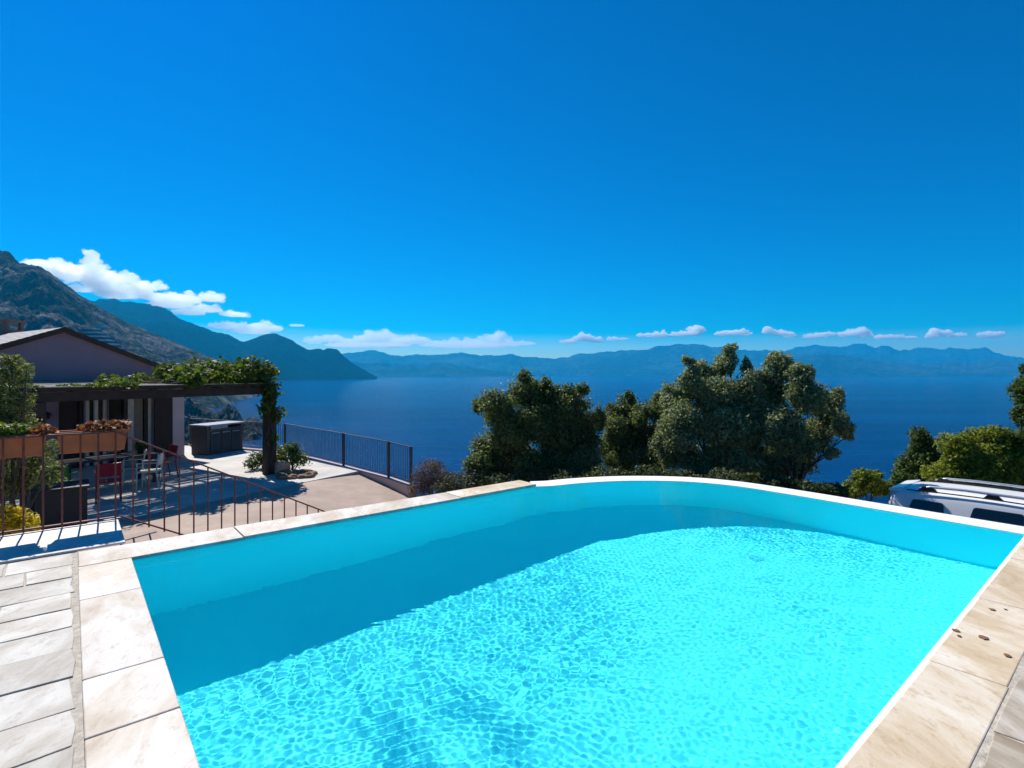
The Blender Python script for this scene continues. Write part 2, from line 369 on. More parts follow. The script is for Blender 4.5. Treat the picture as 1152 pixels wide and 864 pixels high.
# far terraced flats on the flank of the mountain
m_flat = simple('pale_flats', (0.42, 0.41, 0.40), 0.8, 0.1, 0.05)
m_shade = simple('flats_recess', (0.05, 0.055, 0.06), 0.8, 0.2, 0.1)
bx, by, bz = on_hill('mountain', 112, 386)
ap = empty('apartment_building', (bx, by, bz), 0, 'small pale apartment block in stepped white terraces on the rocky mountain flank', 'building')
sc_ = by / F
for i in range(6):
    x0 = -20 + i * 7.5 - 2; x1 = -5 + i * 9.0; zz = (14 - i * 4.6) * sc_
    y0 = -i * 5.0
    MB().box(bx + x0 * sc_, bx + x1 * sc_, by + y0 - 4, by + y0 + 9, bz + zz, bz + zz + 1.5 * sc_).build('balcony_slab', m_flat, ap)
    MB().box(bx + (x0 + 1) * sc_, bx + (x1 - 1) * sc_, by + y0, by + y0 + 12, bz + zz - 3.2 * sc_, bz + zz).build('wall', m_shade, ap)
bx, by, bz = on_hill('mountain', 111, 369)
hh = MB().box(bx - 5, bx + 5, by - 3, by + 4, bz - 1, bz + 4.5); hh.prism([(bx - 5.5, by - 3.5), (bx + 5.5, by - 3.5), (bx + 5.5, by + 4.5), (bx - 5.5, by + 4.5)], bz + 4.5, bz + 5.3)
tag(hh.build('hillside_house', m_flat), 'tiny pale house above the stepped flats on the mountain slope', 'house')

# ------------------------------------------------------------------ clouds: real lumps of scattering vapour, far behind the haze
cm = bpy.data.materials.new('cloud_vapour'); cm.use_nodes = True; cm.node_tree.nodes.clear()
vsn = cm.node_tree.nodes.new('ShaderNodeVolumeScatter'); co_ = cm.node_tree.nodes.new('ShaderNodeOutputMaterial')
vsn.inputs['Density'].default_value = 0.0045; vsn.inputs['Anisotropy'].default_value = 0.55; vsn.inputs['Color'].default_value = (1, 1, 1, 1)
cm.node_tree.links.new(vsn.outputs[0], co_.inputs['Volume'])
cm2 = cm.copy(); cm2.name = 'cloud_vapour_thick'      # the smaller, denser puffs further from the sun
for n_ in cm2.node_tree.nodes:
    if n_.type == 'VOLUME_SCATTER': n_.inputs['Density'].default_value = 0.016; n_.inputs['Anisotropy'].default_value = 0.1
CY_D = 11500.0
def cloud(puffs, label, D=CY_D, seed=0):
    rr = random.Random(seed); nr = np.random.default_rng(seed); k = D / F
    import bmesh
    bm = bmesh.new(); bmesh.ops.create_icosphere(bm, subdivisions=2, radius=1.0)
    base = np.array([v.co[:] for v in bm.verts]); bf = np.array([[v.index for v in f.verts] for f in bm.faces]); bm.free()
    balls = []
    for (x, y, rx, ry) in puffs:
        c = np.array(at(x, y + ry * .25, D)) + np.array([0, rr.uniform(-1, 1) * rx * k * .5, 0])
        lv = [(c, np.array([rx * k * .95, rx * k * .95, ry * k * .75]))]; balls += lv
        for depth, (nn, f0, f1) in enumerate(((9, .32, .62), (6, .34, .6))):
            nx_ = []
            for (cc, r_) in lv:
                for q in range(nn):
                    d = nr.normal(size=3); d[2] = abs(d[2]) * 1.1 - .35; d /= np.linalg.norm(d)
                    rad = min(r_[0], r_[2] * 1.35) * rr.uniform(f0, f1)
                    if rad < 1.1 * k: continue
                    nx_.append((cc + d * r_ * .92, np.array([rad * 1.15, rad * 1.15, rad])))
            balls += nx_; lv = nx_
    V = np.vstack([c + base * r_ * np.where(base[:, 2:] < 0, np.array([[1, 1, .6]]), 1) for c, r_ in balls]); n = len(base)
    Q = np.vstack([bf + i * n for i in range(len(balls))])
    o = link('cumulus_cloud', np_mesh('cumulus_cloud', V, Q), cm if puffs[0][0] < 600 else cm2)
    rm = o.modifiers.new('union', 'REMESH'); rm.mode = 'VOXEL'; rm.voxel_size = 13.0
    for ns, st in ((2.6 * k, 1.1 * k), (1.1 * k, .7 * k)):
        tx = bpy.data.textures.new('lumps', 'CLOUDS'); tx.noise_scale = ns; tx.noise_depth = 3
        d = o.modifiers.new('lumps', 'DISPLACE'); d.texture = tx; d.texture_coords = 'GLOBAL'; d.strength = st; d.mid_level = 0.5
    return tag(o, label, 'cloud', 'cumulus clouds in a line along the horizon')
cloud([(52, 297, 16, 8), (70, 303, 18, 11), (88, 308, 18, 13), (104, 292, 8, 14), (108, 304, 12, 12), (118, 318, 20, 13), (140, 313, 14, 9), (150, 323, 16, 11), (132, 330, 22, 9), (95, 325, 14, 6), (172, 332, 20, 8), (178, 322, 7, 7), (198, 334, 13, 8), (186, 340, 22, 8), (215, 336, 14, 8), (236, 334, 12, 8), (230, 346, 18, 7), (212, 350, 18, 6)], 'largest cloud, heaped white behind the left mountains', CY_D, 1)
cloud([(258, 352, 16, 5), (272, 354, 8, 4)], 'small white puff of cloud just above the middle of the blue left mountain', CY_D, 2)
cloud([(252, 366, 14, 6), (270, 367, 14, 7), (290, 366, 14, 7), (306, 369, 12, 6), (282, 372, 22, 5)], 'rounded white cloud low over the dip in the blue left mountain', CY_D, 3)
cloud([(335, 366, 10, 2.2)], 'thin wisp of cloud over the low end of the blue left mountain', CY_D, 4)
cloud([(352, 383, 10, 6), (370, 380, 12, 8), (392, 384, 16, 7), (415, 380, 16, 9), (432, 379, 14, 9), (452, 384, 18, 8), (470, 382, 14, 8), (490, 386, 18, 6), (512, 385, 16, 6), (535, 384, 16, 7), (558, 379, 11, 8), (566, 384, 16, 7), (588, 386, 16, 4), (420, 389, 50, 4), (530, 389, 60, 3.5)], 'longest cloud, a white bank lying over the distant ridge in the middle', CY_D, 5)
cloud([(640, 384, 10, 4), (656, 380, 10, 6), (668, 382, 9, 5)], 'white cloud right of the long bank, left of the small wisp', CY_D, 6)
cloud([(690, 381, 9, 3.5), (701, 381, 7, 2.5)], 'small wisp of cloud above the left tree and the middle tree', CY_D, 7)
cloud([(724, 377, 10, 3), (742, 376, 14, 4.5), (764, 376, 14, 3.5), (784, 371, 9, 6), (775, 375, 14, 4)], 'stretched cloud with a raised right end, above the distant summit', CY_D, 8)
cloud([(812, 375, 10, 3.5), (826, 374, 11, 5), (838, 375, 8, 3)], 'flat cloud right above the tallest tree top', CY_D, 9)
cloud([(866, 372, 9, 5), (878, 375, 10, 4.5), (890, 377, 8, 3.5)], 'cloud sloping down to the right over the right tree', CY_D, 10)
cloud([(914, 378, 9, 4), (926, 376, 12, 4)], 'slim cloud to the left of the jagged far peaks', CY_D, 11)
cloud([(950, 376, 7, 5), (962, 374, 11, 6), (975, 377, 8, 3.5)], 'domed cloud directly over the highest jagged far peak', CY_D, 12)
cloud([(990, 379, 8, 4.5), (1004, 379, 10, 3.5), (1024, 379, 8, 2.5)], 'low pair of joined puffs over the saddle of the jagged far peaks', CY_D, 13)
cloud([(1046, 378, 7, 4), (1056, 374, 10, 6), (1072, 377, 10, 4)], 'second cloud from the right, white with a domed middle', CY_D, 14)
cloud([(1112, 377, 7, 5), (1122, 375, 9, 5)], 'rightmost cloud, a small round puff', CY_D, 15)

# ------------------------------------------------------------------ pool terrace
PWL, PWV0, PWV1, FLOOR, WL = 0.412, 0.83, 5.69, -1.43, -0.05
inner_far = smooth_curve([(7.44, 0.83), (7.44, 2.0), (7.44, 3.2), (7.37, 3.95), (7.10, 4.52), (6.64, 4.985), (6.2, 5.27), (5.76, 5.455), (5.38, 5.56), (5.13, 5.69)], 6)
pool_poly = [(PWL, PWV0)] + [tuple(p) for p in inner_far] + [(PWL, PWV1)]
def offset(poly, d):
    P = np.array(poly); T = np.gradient(P, axis=0); T /= np.linalg.norm(T, axis=1)[:, None]
    return P + np.stack([T[:, 1], -T[:, 0]], -1) * d
outer_far = offset(inner_far, 0.31)
t = NT('pool_liner'); p = t.pos(src='World')
c = t.ramp(t.noise(p, 1.2, 4), [(0.3, (0.14, 0.87, 0.93)), (0.7, (0.17, 0.90, 0.95))])
t.set(Base_Color=c, Roughness=0.6, Specular_IOR_Level=0.1)
pool = empty('swimming_pool', W(3.9, 3.2, FLOOR), UANG, 'turquoise swimming pool with a rounded far overflow corner and pale stone coping', 'swimming pool')
mb = MB(); n = len(pool_poly)
mb.add([W(u, v, FLOOR) for u, v in pool_poly] + [W(*q, -0.039 if 0 < i < len(pool_poly) - 1 else -0.032) for i, q in enumerate(pool_poly)], [tuple(range(n))] + [(i, n + i, n + (i + 1) % n, (i + 1) % n) for i in range(n)])
basin = mb.build('basin', t.m, pool)
basin.cycles.is_caustics_receiver = True
# floor drain and inlet
mb = MB(); mb.prism([W(5.96 + 0.08 * math.cos(a), 2.89 + 0.08 * math.sin(a))[:2] for a in np.linspace(0, 2 * math.pi, 24, endpoint=False)], FLOOR + 0.002, FLOOR + 0.012)
dr = mb.build('floor_drain', simple('drain_grey', (0.09, 0.60, 0.72), 0.5), pool); dr.cycles.is_caustics_receiver = True
# white overflow rim
mb = MB(); a, b = offset(inner_far, -0.004), outer_far; m_ = len(a)
vsr = [W(*q, -0.036) for q in a] + [W(*q, -0.026) for q in b] + [W(*q, -0.056) for q in a] + [W(*q, -0.5) for q in b]
fsr = []
for i in range(m_ - 1):
    fsr += [(i, m_ + i, m_ + i + 1, i + 1), (i, i + 1, 2 * m_ + i + 1, 2 * m_ + i), (m_ + i, 3 * m_ + i, 3 * m_ + i + 1, m_ + i + 1)]
fsr += [(0, 2 * m_, 3 * m_, m_), (m_ - 1, 2 * m_ - 1, 4 * m_ - 1, 3 * m_ - 1)]
# the rim stands 3 mm in front of the basin wall above the water
mb.add(vsr, [f[::-1] for f in fsr]); mb.build('overflow_rim', M['rim'], pool)
mb = MB(); op = [tuple(q) for q in offset(inner_far, 0.28)]
vs_ = [W(*q, -0.45) for q in op] + [W(*q, -2.6) for q in op]; k_ = len(op)
mb.add(vs_, [(i, k_ + i, k_ + i + 1, i + 1) for i in range(k_ - 1)]); mb.build('outer_wall', M['pinkwall'], pool)

def slab(poly, z0, z1, mat, parent, name='coping_slab', bev=0.006):
    jit = [(u, v) for u, v in poly]
    return MB().prism([W(u, v)[:2] for u, v in jit], z0, z1).build(name, mat, parent, bevel=bev)
g = 0.004
vj = [-1.6, -0.4, 0.86, 1.75, 2.98, 3.56, 4.82, 5.655]
for v0, v1 in zip(vj[:-1], vj[1:]): slab([(0.045, v0 + g), (0.405, v0 + g), (0.405, v1 - g), (0.045, v1 - g)], -0.03, random.uniform(-0.001, 0.002), M['coping'], pool)
uj = [0.045, 1.30, 2.565, 3.85, 5.135]
for i, (u0, u1) in enumerate(zip(uj[:-1], uj[1:])):
    vo0, vo1 = 6.13 - 0.025 * i, 6.13 - 0.025 * (i + 1)
    slab([(u0 + g, 5.663), (u1 - g, 5.655), (u1 - g, vo1), (u0 + g, vo0)], -0.03, 0.004 * (i % 2), M['coping'] if i < 3 else M['coping_warm'], pool)
uj = [0.41, 1.15, 2.36, 3.68, 4.97, 6.25, 7.5, 8.15]
for u0, u1 in zip(uj[:-1], uj[1:]): slab([(u0 + g, 0.485), (u1 - g, 0.478), (u1 - g, 0.805), (u0 + g, 0.812)], -0.03, random.uniform(-0.001, 0.003), M['coping_warm'], pool)
# thin white lip under the right coping
MB().hexa([W(0.47, 0.80, -0.034), W(7.5, 0.795, -0.034), W(7.5, 0.835, -0.034), W(0.47, 0.84, -0.034), W(0.47, 0.80, -0.006), W(7.5, 0.795, -0.006), W(7.5, 0.83, -0.006), W(0.47, 0.835, -0.006)]).build('white_lip', M['rim'], pool)
# knots: small rusty pits in the second slab of the right side
mk = simple('rust_pit', (0.19, 0.10, 0.05), 0.9, 0.5, 60)
for (x, y, r_) in ((1116, 686, .020), (1076, 710, .024), (1079, 716, .014), (1107, 718, .03), (1131, 686, .012), (1133, 738, .022)):
    c0 = px(x, y, 0); rr = random.Random(x)
    MB().prism([(c0[0] + r_ * rr.uniform(.55, 1.1) * math.cos(a), c0[1] + r_ * rr.uniform(.55, 1.1) * math.sin(a)) for a in np.linspace(0, 2 * math.pi, 11, endpoint=False)], 0.0035, 0.0052).build('rust_knot', mk, pool)

# pool retaining block under the copings
mb = MB()
mb.prism([W(0.41, 5.70)[:2], W(5.09, 5.70)[:2], W(5.09, 5.98)[:2], W(0.41, 6.09)[:2]], -2.6, -0.0305)
mb.build('retaining_wall', M['pinkwall'], pool)
# water: a real rippled surface
t = NT('pool_water'); t.t.nodes.remove(t.b)
gl = t.n('BsdfRefraction', IOR=1.33, Roughness=0.0); gl.inputs['Color'].default_value = (0.72, 0.99, 1.0, 1)
gs = t.n('BsdfGlossy', Roughness=0.0); gs.inputs['Color'].default_value = (1, 1, 1, 1)
fr = t.n('Fresnel', IOR=1.33); mx = t.n('MixShader')
ge = t.n('NewGeometry'); t.l(t.math('MULTIPLY', fr.outputs[0], t.math('ADD', 0.4, t.math('MULTIPLY', ge.outputs['Backfacing'], 0.6))), mx.inputs[0]); t.l(gl.outputs[0], mx.inputs[1]); t.l(gs.outputs[0], mx.inputs[2]); t.l(mx.outputs[0], t.out.inputs['Surface'])
du = 0.0078
U = np.arange(0.38, 7.56, du); V = np.arange(0.78, 5.74, du)
uu, vv = np.meshgrid(U, V, indexing='ij')
from_c = px(432, 742, WL); cu, cv = CU * from_c[0] + SU * from_c[1], -SU * from_c[0] + CU * from_c[1]
rad = np.hypot(uu - cu, vv - cv)
warp = 0.06 * fbm(uu * 2.2, vv * 2.2, 4)
def waves(lam0, lam1, n, seed):       # random wave trains from all sides
    r = np.random.default_rng(seed); o = 0
    xx = uu + 0.03 * fbm(uu * 1.1 + seed, vv * 1.1, 2); yy = vv + 0.03 * fbm(uu * 1.1, vv * 1.1 + seed + 9, 2)
    for i in range(n):
        lam = lam0 * (lam1 / lam0) ** r.random(); th = r.uniform(0, math.tau); k = math.tau / lam
        o = o + lam ** 2 * np.sin(k * (math.cos(th) * xx + math.sin(th) * yy) + r.uniform(0, math.tau))
    return o / math.sqrt(n)
patch = np.clip(0.95 + 1.3 * fbm(uu * 0.6 + 3.7, vv * 0.6 + 1.2, 3), 0.45, 1.35)
ringm = np.exp(-(rad / 1.35) ** 2)
ring = np.sin((rad + warp) * math.tau / (0.078 + 0.008 * np.sin(rad * 3))) * ringm * np.clip(0.55 + 1.1 * fbm(uu * 3.1, vv * 3.1 + 9, 3), 0.1, 1.2)
h = 0.00040 * ring + patch * (1 - 0.6 * ringm) * (0.037 * waves(0.030, 0.058, 60, 1) + 0.021 * waves(0.058, 0.11, 40, 2) + 0.006 * waves(0.2, 0.5, 14, 3))
# calm where the wall shelters it, and smaller far away
inside = np.zeros(uu.shape, bool)
pp = np.array([(PWL - 0.02, PWV0 - 0.02)] + [tuple(q) for q in offset(inner_far, 0.015)] + [(PWL - 0.02, PWV1 + 0.02)])
j = len(pp) - 1
for i in range(len(pp)):
    a_, b_ = pp[i], pp[j]
    with np.errstate(divide='ignore', invalid='ignore'):
        inside ^= ((a_[1] > vv) != (b_[1] > vv)) & (uu < (b_[0] - a_[0]) * (vv - a_[1]) / (b_[1] - a_[1]) + a_[0])
    j = i
P = np.stack([CU * uu - SU * vv, SU * uu + CU * vv, WL + h], -1)
msk = inside[:-1, :-1] & inside[1:, 1:] & inside[1:, :-1] & inside[:-1, 1:]
wat = grid_mesh('pool_water', P[::-1], t.m, True, None, 'structure', msk[::-1])
wat.cycles.is_caustics_caster = True

# paving left of the pool, and right
tb = MB()
tb.prism([W(-6, -3)[:2], W(0.044, -3)[:2], W(0.044, 7.14)[:2], W(-6, 7.14)[:2]], -2.6, -0.006)
tb.prism([W(0.046, -3)[:2], W(8.2, -3)[:2], W(8.2, 0.4835)[:2], W(0.046, 0.4835)[:2]], -2.6, -0.004); tb.prism([W(0.046, 0.484)[:2], W(8.2, 0.484)[:2], W(8.2, 0.80)[:2], W(0.046, 0.80)[:2]], -2.6, -0.0335)
tag(tb.build('terrace_base', M['grout']), kind='structure')
def pave(rows, u0, u1, lens, seed, name, zj=0.003, mat='paving'):
    rr = random.Random(seed); mb = MB()
    for (v0, v1) in rows:
        u = u0 + rr.uniform(-1.0, -0.2)
        while u < u1:
            L = rr.uniform(*lens); a, b = max(u, u0), min(u + L, u1 - 0.0)
            if u1 - b < 0.25: b = u1
            if b > a + 0.05:
                q = [a + .007, v0 + .007, b - .007, v1 - .007]
                e = lambda: rr.uniform(-.011, .011)
                rag = 0.012 if b >= u1 - 1e-6 else 0
                top = rr.uniform(-0.002, zj)
                pl = [(q[0] + e(), q[1] + e()), ((q[0] + q[2]) / 2, q[1] + e()), (q[2] + e() - rag * rr.random(), q[1] + e()), (q[2] + e() - rag * rr.random(), (q[1] + q[3]) / 2), (q[2] + e() - rag * rr.random(), q[3] + e()), ((q[0] + q[2]) / 2, q[3] + e()), (q[0] + e(), q[3] + e())]
                mb.prism([W(*z)[:2] for z in pl], -0.025, top)
            u = b if b == u1 else u + L
            if b == u1: break
    return tag(mb.build(name, M[mat], bevel=0.004), kind='structure')
vl = [6.14, 5.764, 5.408, 5.03, 4.70, 4.357, 4.015, 3.643, 3.29, 2.96, 2.62, 2.27, 1.95, 1.6, 1.25, 0.9, 0.5, 0.1, -0.3, -0.7, -1.1, -1.5]
pave([(b, a) for a, b in zip(vl[:-1], vl[1:])], -5.5, 0.022, (0.38, 0.85), 12, 'paving')
vr = [0.462, 0.27, 0.1, -0.08, -0.27, -0.45, -0.64, -0.85, -1.1]
pave([(b, a) for a, b in zip(vr[:-1], vr[1:])], 0.1, 8.15, (0.25, 0.55), 4, 'paving', mat='paving_warm')
# raised pale ledge under the railing
mb = MB(); rr = random.Random(9); u = -5.6
lm = stone('ledge_stone', [(0.50, 0.45, 0.38), (0.62, 0.58, 0.52), (0.72, 0.69, 0.65), (0.78, 0.76, 0.73)], (0.42, 0.35, 0.28), 'Island')
for u1 in (-4.2, -2.9, -1.75, -0.62, 0.40):
    mb.prism([W(u + .004, 6.165)[:2], W(u1 - .004, 6.165)[:2], W(u1 - .004, 7.15)[:2], W(u + .004, 7.15)[:2]], -0.0055, 0.016 + rr.uniform(0, .004)); u = u1
tag(mb.build('ledge', lm, bevel=0.008), kind='structure')

# steps down beside the pool
mb = MB(); n_s = 7
for i in range(n_s):
    ua, ub = 0.41 + i * 0.33, 0.41 + (i + 1) * 0.33
    mb.prism([W(ua, 6.16)[:2], W(ub, 6.16)[:2], W(ub, 7.2)[:2], W(ua, 7.2)[:2]], -2.4, -0.17 * (i + 1))
tag(mb.build('stairs', M['pink'], bevel=0.008), kind='structure')

# ------------------------------------------------------------------ railings
def railing(base0, base1, top_h, bars, label, low=0.05, ext=0.0):
    r_ = empty('railing', base0, 0, label, 'railing', 'rust red railings')
    b0, b1 = Vector(base0), Vector(base1); up = Vector((0, 0, 1))
    MB().bar(b0 + up * top_h, b1 + up * top_h, 0.034, 0.016).build('top_rail', M['iron'], r_)
    MB().bar(b0 + up * low, b1 + up * low, 0.03, 0.014).build('bottom_rail', M['iron'], r_)
    d = (b1 - b0); side = d.cross(up).normalized()
    proto = None
    for s in bars:
        p = b0 + d * s
        lo = p + up * (low - 0.03); hi = p + up * (top_h - 0.009)
        if proto is None:
            proto = MB().tube([(0, 0, 0), (0, 0, top_h - 0.009 - low + 0.03)], 0.0085, 8).build('baluster', M['iron'], r_)
            o = proto
        else: o = proto.copy(); COL.objects.link(o)
        o.location = lo
    return r_
RV = 7.12
ub = [0.37 - 0.146 * i for i in range(30)]
railing(W(0.37, RV, 0.0), W(-4.6, RV, 0.0), 0.965, [(0.37 - u) / 4.97 for u in ub], 'level rust red railing with the terracotta troughs, left of the pool')
DR = (-1.28 - 0.0) / (2.72 - 0.37)
railing(W(0.40, RV, 0.0), W(2.78, RV, (2.78 - .40) * DR), 0.945, [0.052 + 0.0605 * i for i in range(16)], 'sloping rust red stair railing going down beside the pool corner', low=0.06)

# terracotta troughs hanging outside the railing, and what grows in them
M['terra'] = simple('terracotta', (0.44, 0.125, 0.045), 0.8, 0.2, 5, 0.2)
def trough(u0, u1, label):
    tr = empty('planter', W((u0 + u1) / 2, RV + 0.15, 0.76), UANG, label, 'planter', 'terracotta troughs on the railing')
    mb = MB(); v0, v1 = RV + 0.03, RV + 0.25; z0, z1 = 0.76, 0.985; s = 0.03
    o = lambda u_, v_, z: W(u_, v_, z)
    mb.hexa([o(u0 + s, v0 + s * .6, z0), o(u1 - s, v0 + s * .6, z0), o(u1 - s, v1 - s, z0), o(u0 + s, v1 - s, z0), o(u0, v0, z1 - .03), o(u1, v0, z1 - .03), o(u1, v1, z1 - .03), o(u0, v1, z1 - .03)])
    mb.build('trough', M['terra'], tr, bevel=0.006)
    rim = MB(); w = 0.015
    for (a, b, c, d) in ((u0 - w, u1 + w, v0 - w, v0 + w), (u0 - w, u1 + w, v1 - w, v1 + w), (u0 - w, u0 + w, v0 + w, v1 - w), (u1 - w, u1 + w, v0 + w, v1 - w)):
        rim.prism([W(a, c)[:2], W(b, c)[:2], W(b, d)[:2], W(a, d)[:2]], z1 - .031, z1)
    rim.build('rim', M['terra'], tr)
    MB().prism([W(u0 + .02, v0 + .02)[:2], W(u1 - .02, v0 + .02)[:2], W(u1 - .02, v1 - .02)[:2], W(u0 + .02, v1 - .02)[:2]], z1 - .034, z1 - .022).build('soil', M['earth'], tr)
    return tr
def u_at(x, v, z):                     # u of the point on the line v that shows at column x
    k = (x - CX) / F
    return v * (SU + k * CU) / (CU - k * SU)
uR0, uR1 = u_at(64, RV, 0), u_at(144, RV, 0)
uL1 = u_at(52, RV, 0); uL0 = uL1 - (uR1 - uR0) * 1.02
trough(uR0, uR1, 'right terracotta trough on the railing, with dry reddish plants')
trough(uL0, uL1, 'left terracotta trough on the railing, with a green mound of succulents')

def leaves(N, centers, radii, size, shell=0.55, seed=0, aspect=0.5, up=0.3, lump=0.0, droop=0.0, fold=0.25):
    """leaf-shaped faces through ellipsoids; returns V, Q"""
    r = np.random.default_rng(seed); C_ = np.array(centers, float); Rr = np.array(radii, float)
    vol = np.prod(Rr, 1) ** 0.72; idx = r.choice(len(C_), N, p=vol / vol.sum())
    d = r.normal(size=(N, 3)); d /= np.linalg.norm(d, axis=1)[:, None]
    rad = (shell + (1 - shell) * r.random(N) ** 0.6) * (1 + lump * (fbm(d[:, 0] * 2.3 + idx * 3.1, d[:, 1] * 2.3 + d[:, 2] * 1.9, 3)) * 1.6)
    p = C_[idx] + d * rad[:, None] * Rr[idx]
    nrm = d * 0.6 + r.normal(size=(N, 3)) * 0.6 + np.array([0, 0, up]); nrm /= np.linalg.norm(nrm, axis=1)[:, None]
    a = r.normal(size=(N, 3)) + np.array([0, 0, -droop]); a -= nrm * np.sum(a * nrm, 1)[:, None]; a /= np.linalg.norm(a, axis=1)[:, None]
    b = np.cross(nrm, a)
    s = size * r.uniform(0.6, 1.35, N)[:, None]
    V = np.stack([p - a * s * .5, p + b * s * aspect * .5 + nrm * s * fold * .2, p + a * s * .5, p - b * s * aspect * .5 + nrm * s * fold * .2], 1).reshape(-1, 3)
    Q = np.arange(N * 4).reshape(-1, 4)
    return V, Q
def leaf_obj(name, VQ, mat, parent=None):
    if isinstance(VQ, list):
        off = 0; Vs = []; Qs = []
        for V, Q in VQ: Vs.append(V); Qs.append(Q + off); off += len(V)
        VQ = np.vstack(Vs), np.vstack(Qs)
    return link(name, np_mesh(name, *VQ), mat, parent)
M['succ'] = leafm('succulent_leaf', (0.07, 0.13, 0.015), (0.15, 0.22, 0.02), (0.26, 0.28, 0.03))
M['redleaf'] = leafm('reddish_leaf', (0.16, 0.04, 0.02), (0.30, 0.09, 0.035), (0.40, 0.17, 0.06))
def trough_plants(u0, u1, hgt, mat, name, label, cat, n, seed, size=.05):
    rr = random.Random(seed); cs = []; rs = []
    for i in range(14):
        u_ = rr.uniform(u0 + .06, u1 - .06); q = hgt * rr.uniform(.6, 1.15)
        cs.append(W(u_, RV + .14 + rr.uniform(-.05, .05), 0.985 + q * .35)); rs.append((.11, .11, q * .75))
    e = empty(name, W((u0 + u1) / 2, RV + .14, 0.965), 0, label, cat)
    leaf_obj('foliage', leaves(n, cs, rs, size, .2, seed, .55, .6, .3), mat, e)
    st = MB()
    for i in range(40):
        b_ = rr.choice(cs); st.tube([(b_[0] + rr.uniform(-.03, .03), b_[1] + rr.uniform(-.03, .03), .965), (b_[0] + rr.uniform(-.08, .08), b_[1] + rr.uniform(-.08, .08), b_[2] + hgt * rr.uniform(.1, .5))], .003, 4)
    st.build('stems', M['bark'], e)
trough_plants(u_at(92, RV, 0), uR1, .09, M['redleaf'], 'trough_plant', 'dry reddish plants in the right terracotta trough', 'plant', 900, 5)
trough_plants(uL0, u_at(44, RV, 0), .10, M['succ'], 'succulent', 'yellow green mound of succulents in the left terracotta trough', 'plant', 2600, 6)
trough_plants(u_at(40, RV, 0), uL1 + .03, .08, M['redleaf'], 'trough_plant', 'few orange sprigs at the right end of the left terracotta trough', 'plant', 260, 7)

# ------------------------------------------------------------------ courtyard below
GZ = -1.25
mb = MB()
mb.prism([(-4.40, 15.47), Hs(9, 7.45)[:2], Hs(9, -9)[:2], Hs(0.6, -9)[:2], (-12.6, 20.75), (-8.1, 18.82), (-5.22, 16.24)], GZ - 0.5, GZ)
tag(mb.build('courtyard', M['terrace']), kind='structure')
# the pink drive next to it falls away to the right
ag = np.linspace(9, -9.5, 150); bgd = np.linspace(7.46, 15.5, 70); P = np.zeros((150, 70, 3))
A, B = np.meshgrid(ag, bgd, indexing='ij'); P[..., 0], P[..., 1] = Hs(A, B)[0], Hs(A, B)[1]
P[..., 2] = GZ - 0.004 - 0.115 * np.maximum(0, P[..., 0] + 5.2) ** 1.15 * np.clip((P[..., 1] - 8.5) / 3, 0, 1)
line_d = lambda X_, Y_, p, q: (X_ - p[0]) * (q[1] - p[1]) - (Y_ - p[1]) * (q[0] - p[0])
ok_ = (-SU * P[..., 0] + CU * P[..., 1] > 6.12) & (line_d(P[..., 0], P[..., 1], (-8.05, 18.9), (-2.52, 13.65)) > -.3) & (P[..., 0] < -1.9) & (line_d(P[..., 0], P[..., 1], (-2.52, 13.65), (-1.9, 10.9)) > -.3)
okc = ok_[:-1, :-1] & ok_[1:, 1:] & ok_[1:, :-1] & ok_[:-1, 1:]
grid_mesh('driveway', P[::-1], M['pink'], True, None, 'structure', okc[::-1])

# sea fence on a low kerb wall
FP = [(-12.6, 20.9), (-8.05, 18.9), (-5.15, 16.3), (-3.38, 14.6), (-2.60, 13.75)]
kw = MB(); z1 = [GZ + .06, GZ + .05, GZ + .0, GZ - .03, GZ - .06]
for i in range(4):
    p, q = Vector((*FP[i], 0)), Vector((*FP[i + 1], 0)); n_ = Vector((-(q - p).y, (q - p).x, 0)).normalized() * .10
    ext = (q - p).normalized() * (.12 if i == 3 else .0)
    q2 = q + ext
    za, zb = z1[i], z1[i + 1]; zl = -2.4
    kw.hexa([(p - n_)[:2] + (zl,) if False else (p.x - n_.x, p.y - n_.y, zl), (q2.x - n_.x, q2.y - n_.y, zl), (q2.x + n_.x, q2.y + n_.y, zl), (p.x + n_.x, p.y + n_.y, zl), (p.x - n_.x, p.y - n_.y, za), (q2.x - n_.x, q2.y - n_.y, zb), (q2.x + n_.x, q2.y + n_.y, zb), (p.x + n_.x, p.y + n_.y, za)])
tag(kw.build('low_wall', M['pinkwall']), 'low pink kerb wall under the dark fence beside the drive', 'wall')
def fence_run(i0, i1, label, picket):
    f = empty('fence', (*FP[i0], z1[i0]), 0, label, 'fence', 'dark fences along the sea side')
    pr = pp_ = None
    for i in range(i0, i1):
        p, q = Vector((*FP[i], z1[i])), Vector((*FP[i + 1], z1[i + 1])); up = Vector((0, 0, 1))
        MB().bar(p + up * .985, q + up * .985, .04, .02).build('top_rail', M['dark_iron'], f)
        MB().bar(p + up * .09, q + up * .09, .03, .02).build('bottom_rail', M['dark_iron'], f)
        L = (q - p).length; n = int(L / picket)
        for k in range(0, n + 1):
            s = k / n
            if k in (0, n) and not (k == 0 and i > i0):
                if pp_ is None: pp_ = o = MB().box(-.03, .03, -.03, .03, 0, 1.0).build('post', M['dark_iron'], f)
                else: o = pp_.copy(); COL.objects.link(o)
            elif k == 0: continue
            elif pr is None: pr = o = MB().box(-.006, .006, -.006, .006, 0, .89).build('picket', M['dark_iron'], f)
            else: o = pr.copy(); COL.objects.link(o)
            b = p + (q - p) * s
            o.location = b if o.name.startswith('post') else b + up * .09
    return f
fence_run(1, 4, 'dark picket fence running towards the pool, right of the pergola post', .088)
fence_run(0, 1, 'dark picket fence behind the outdoor kitchen beside the house', .10)

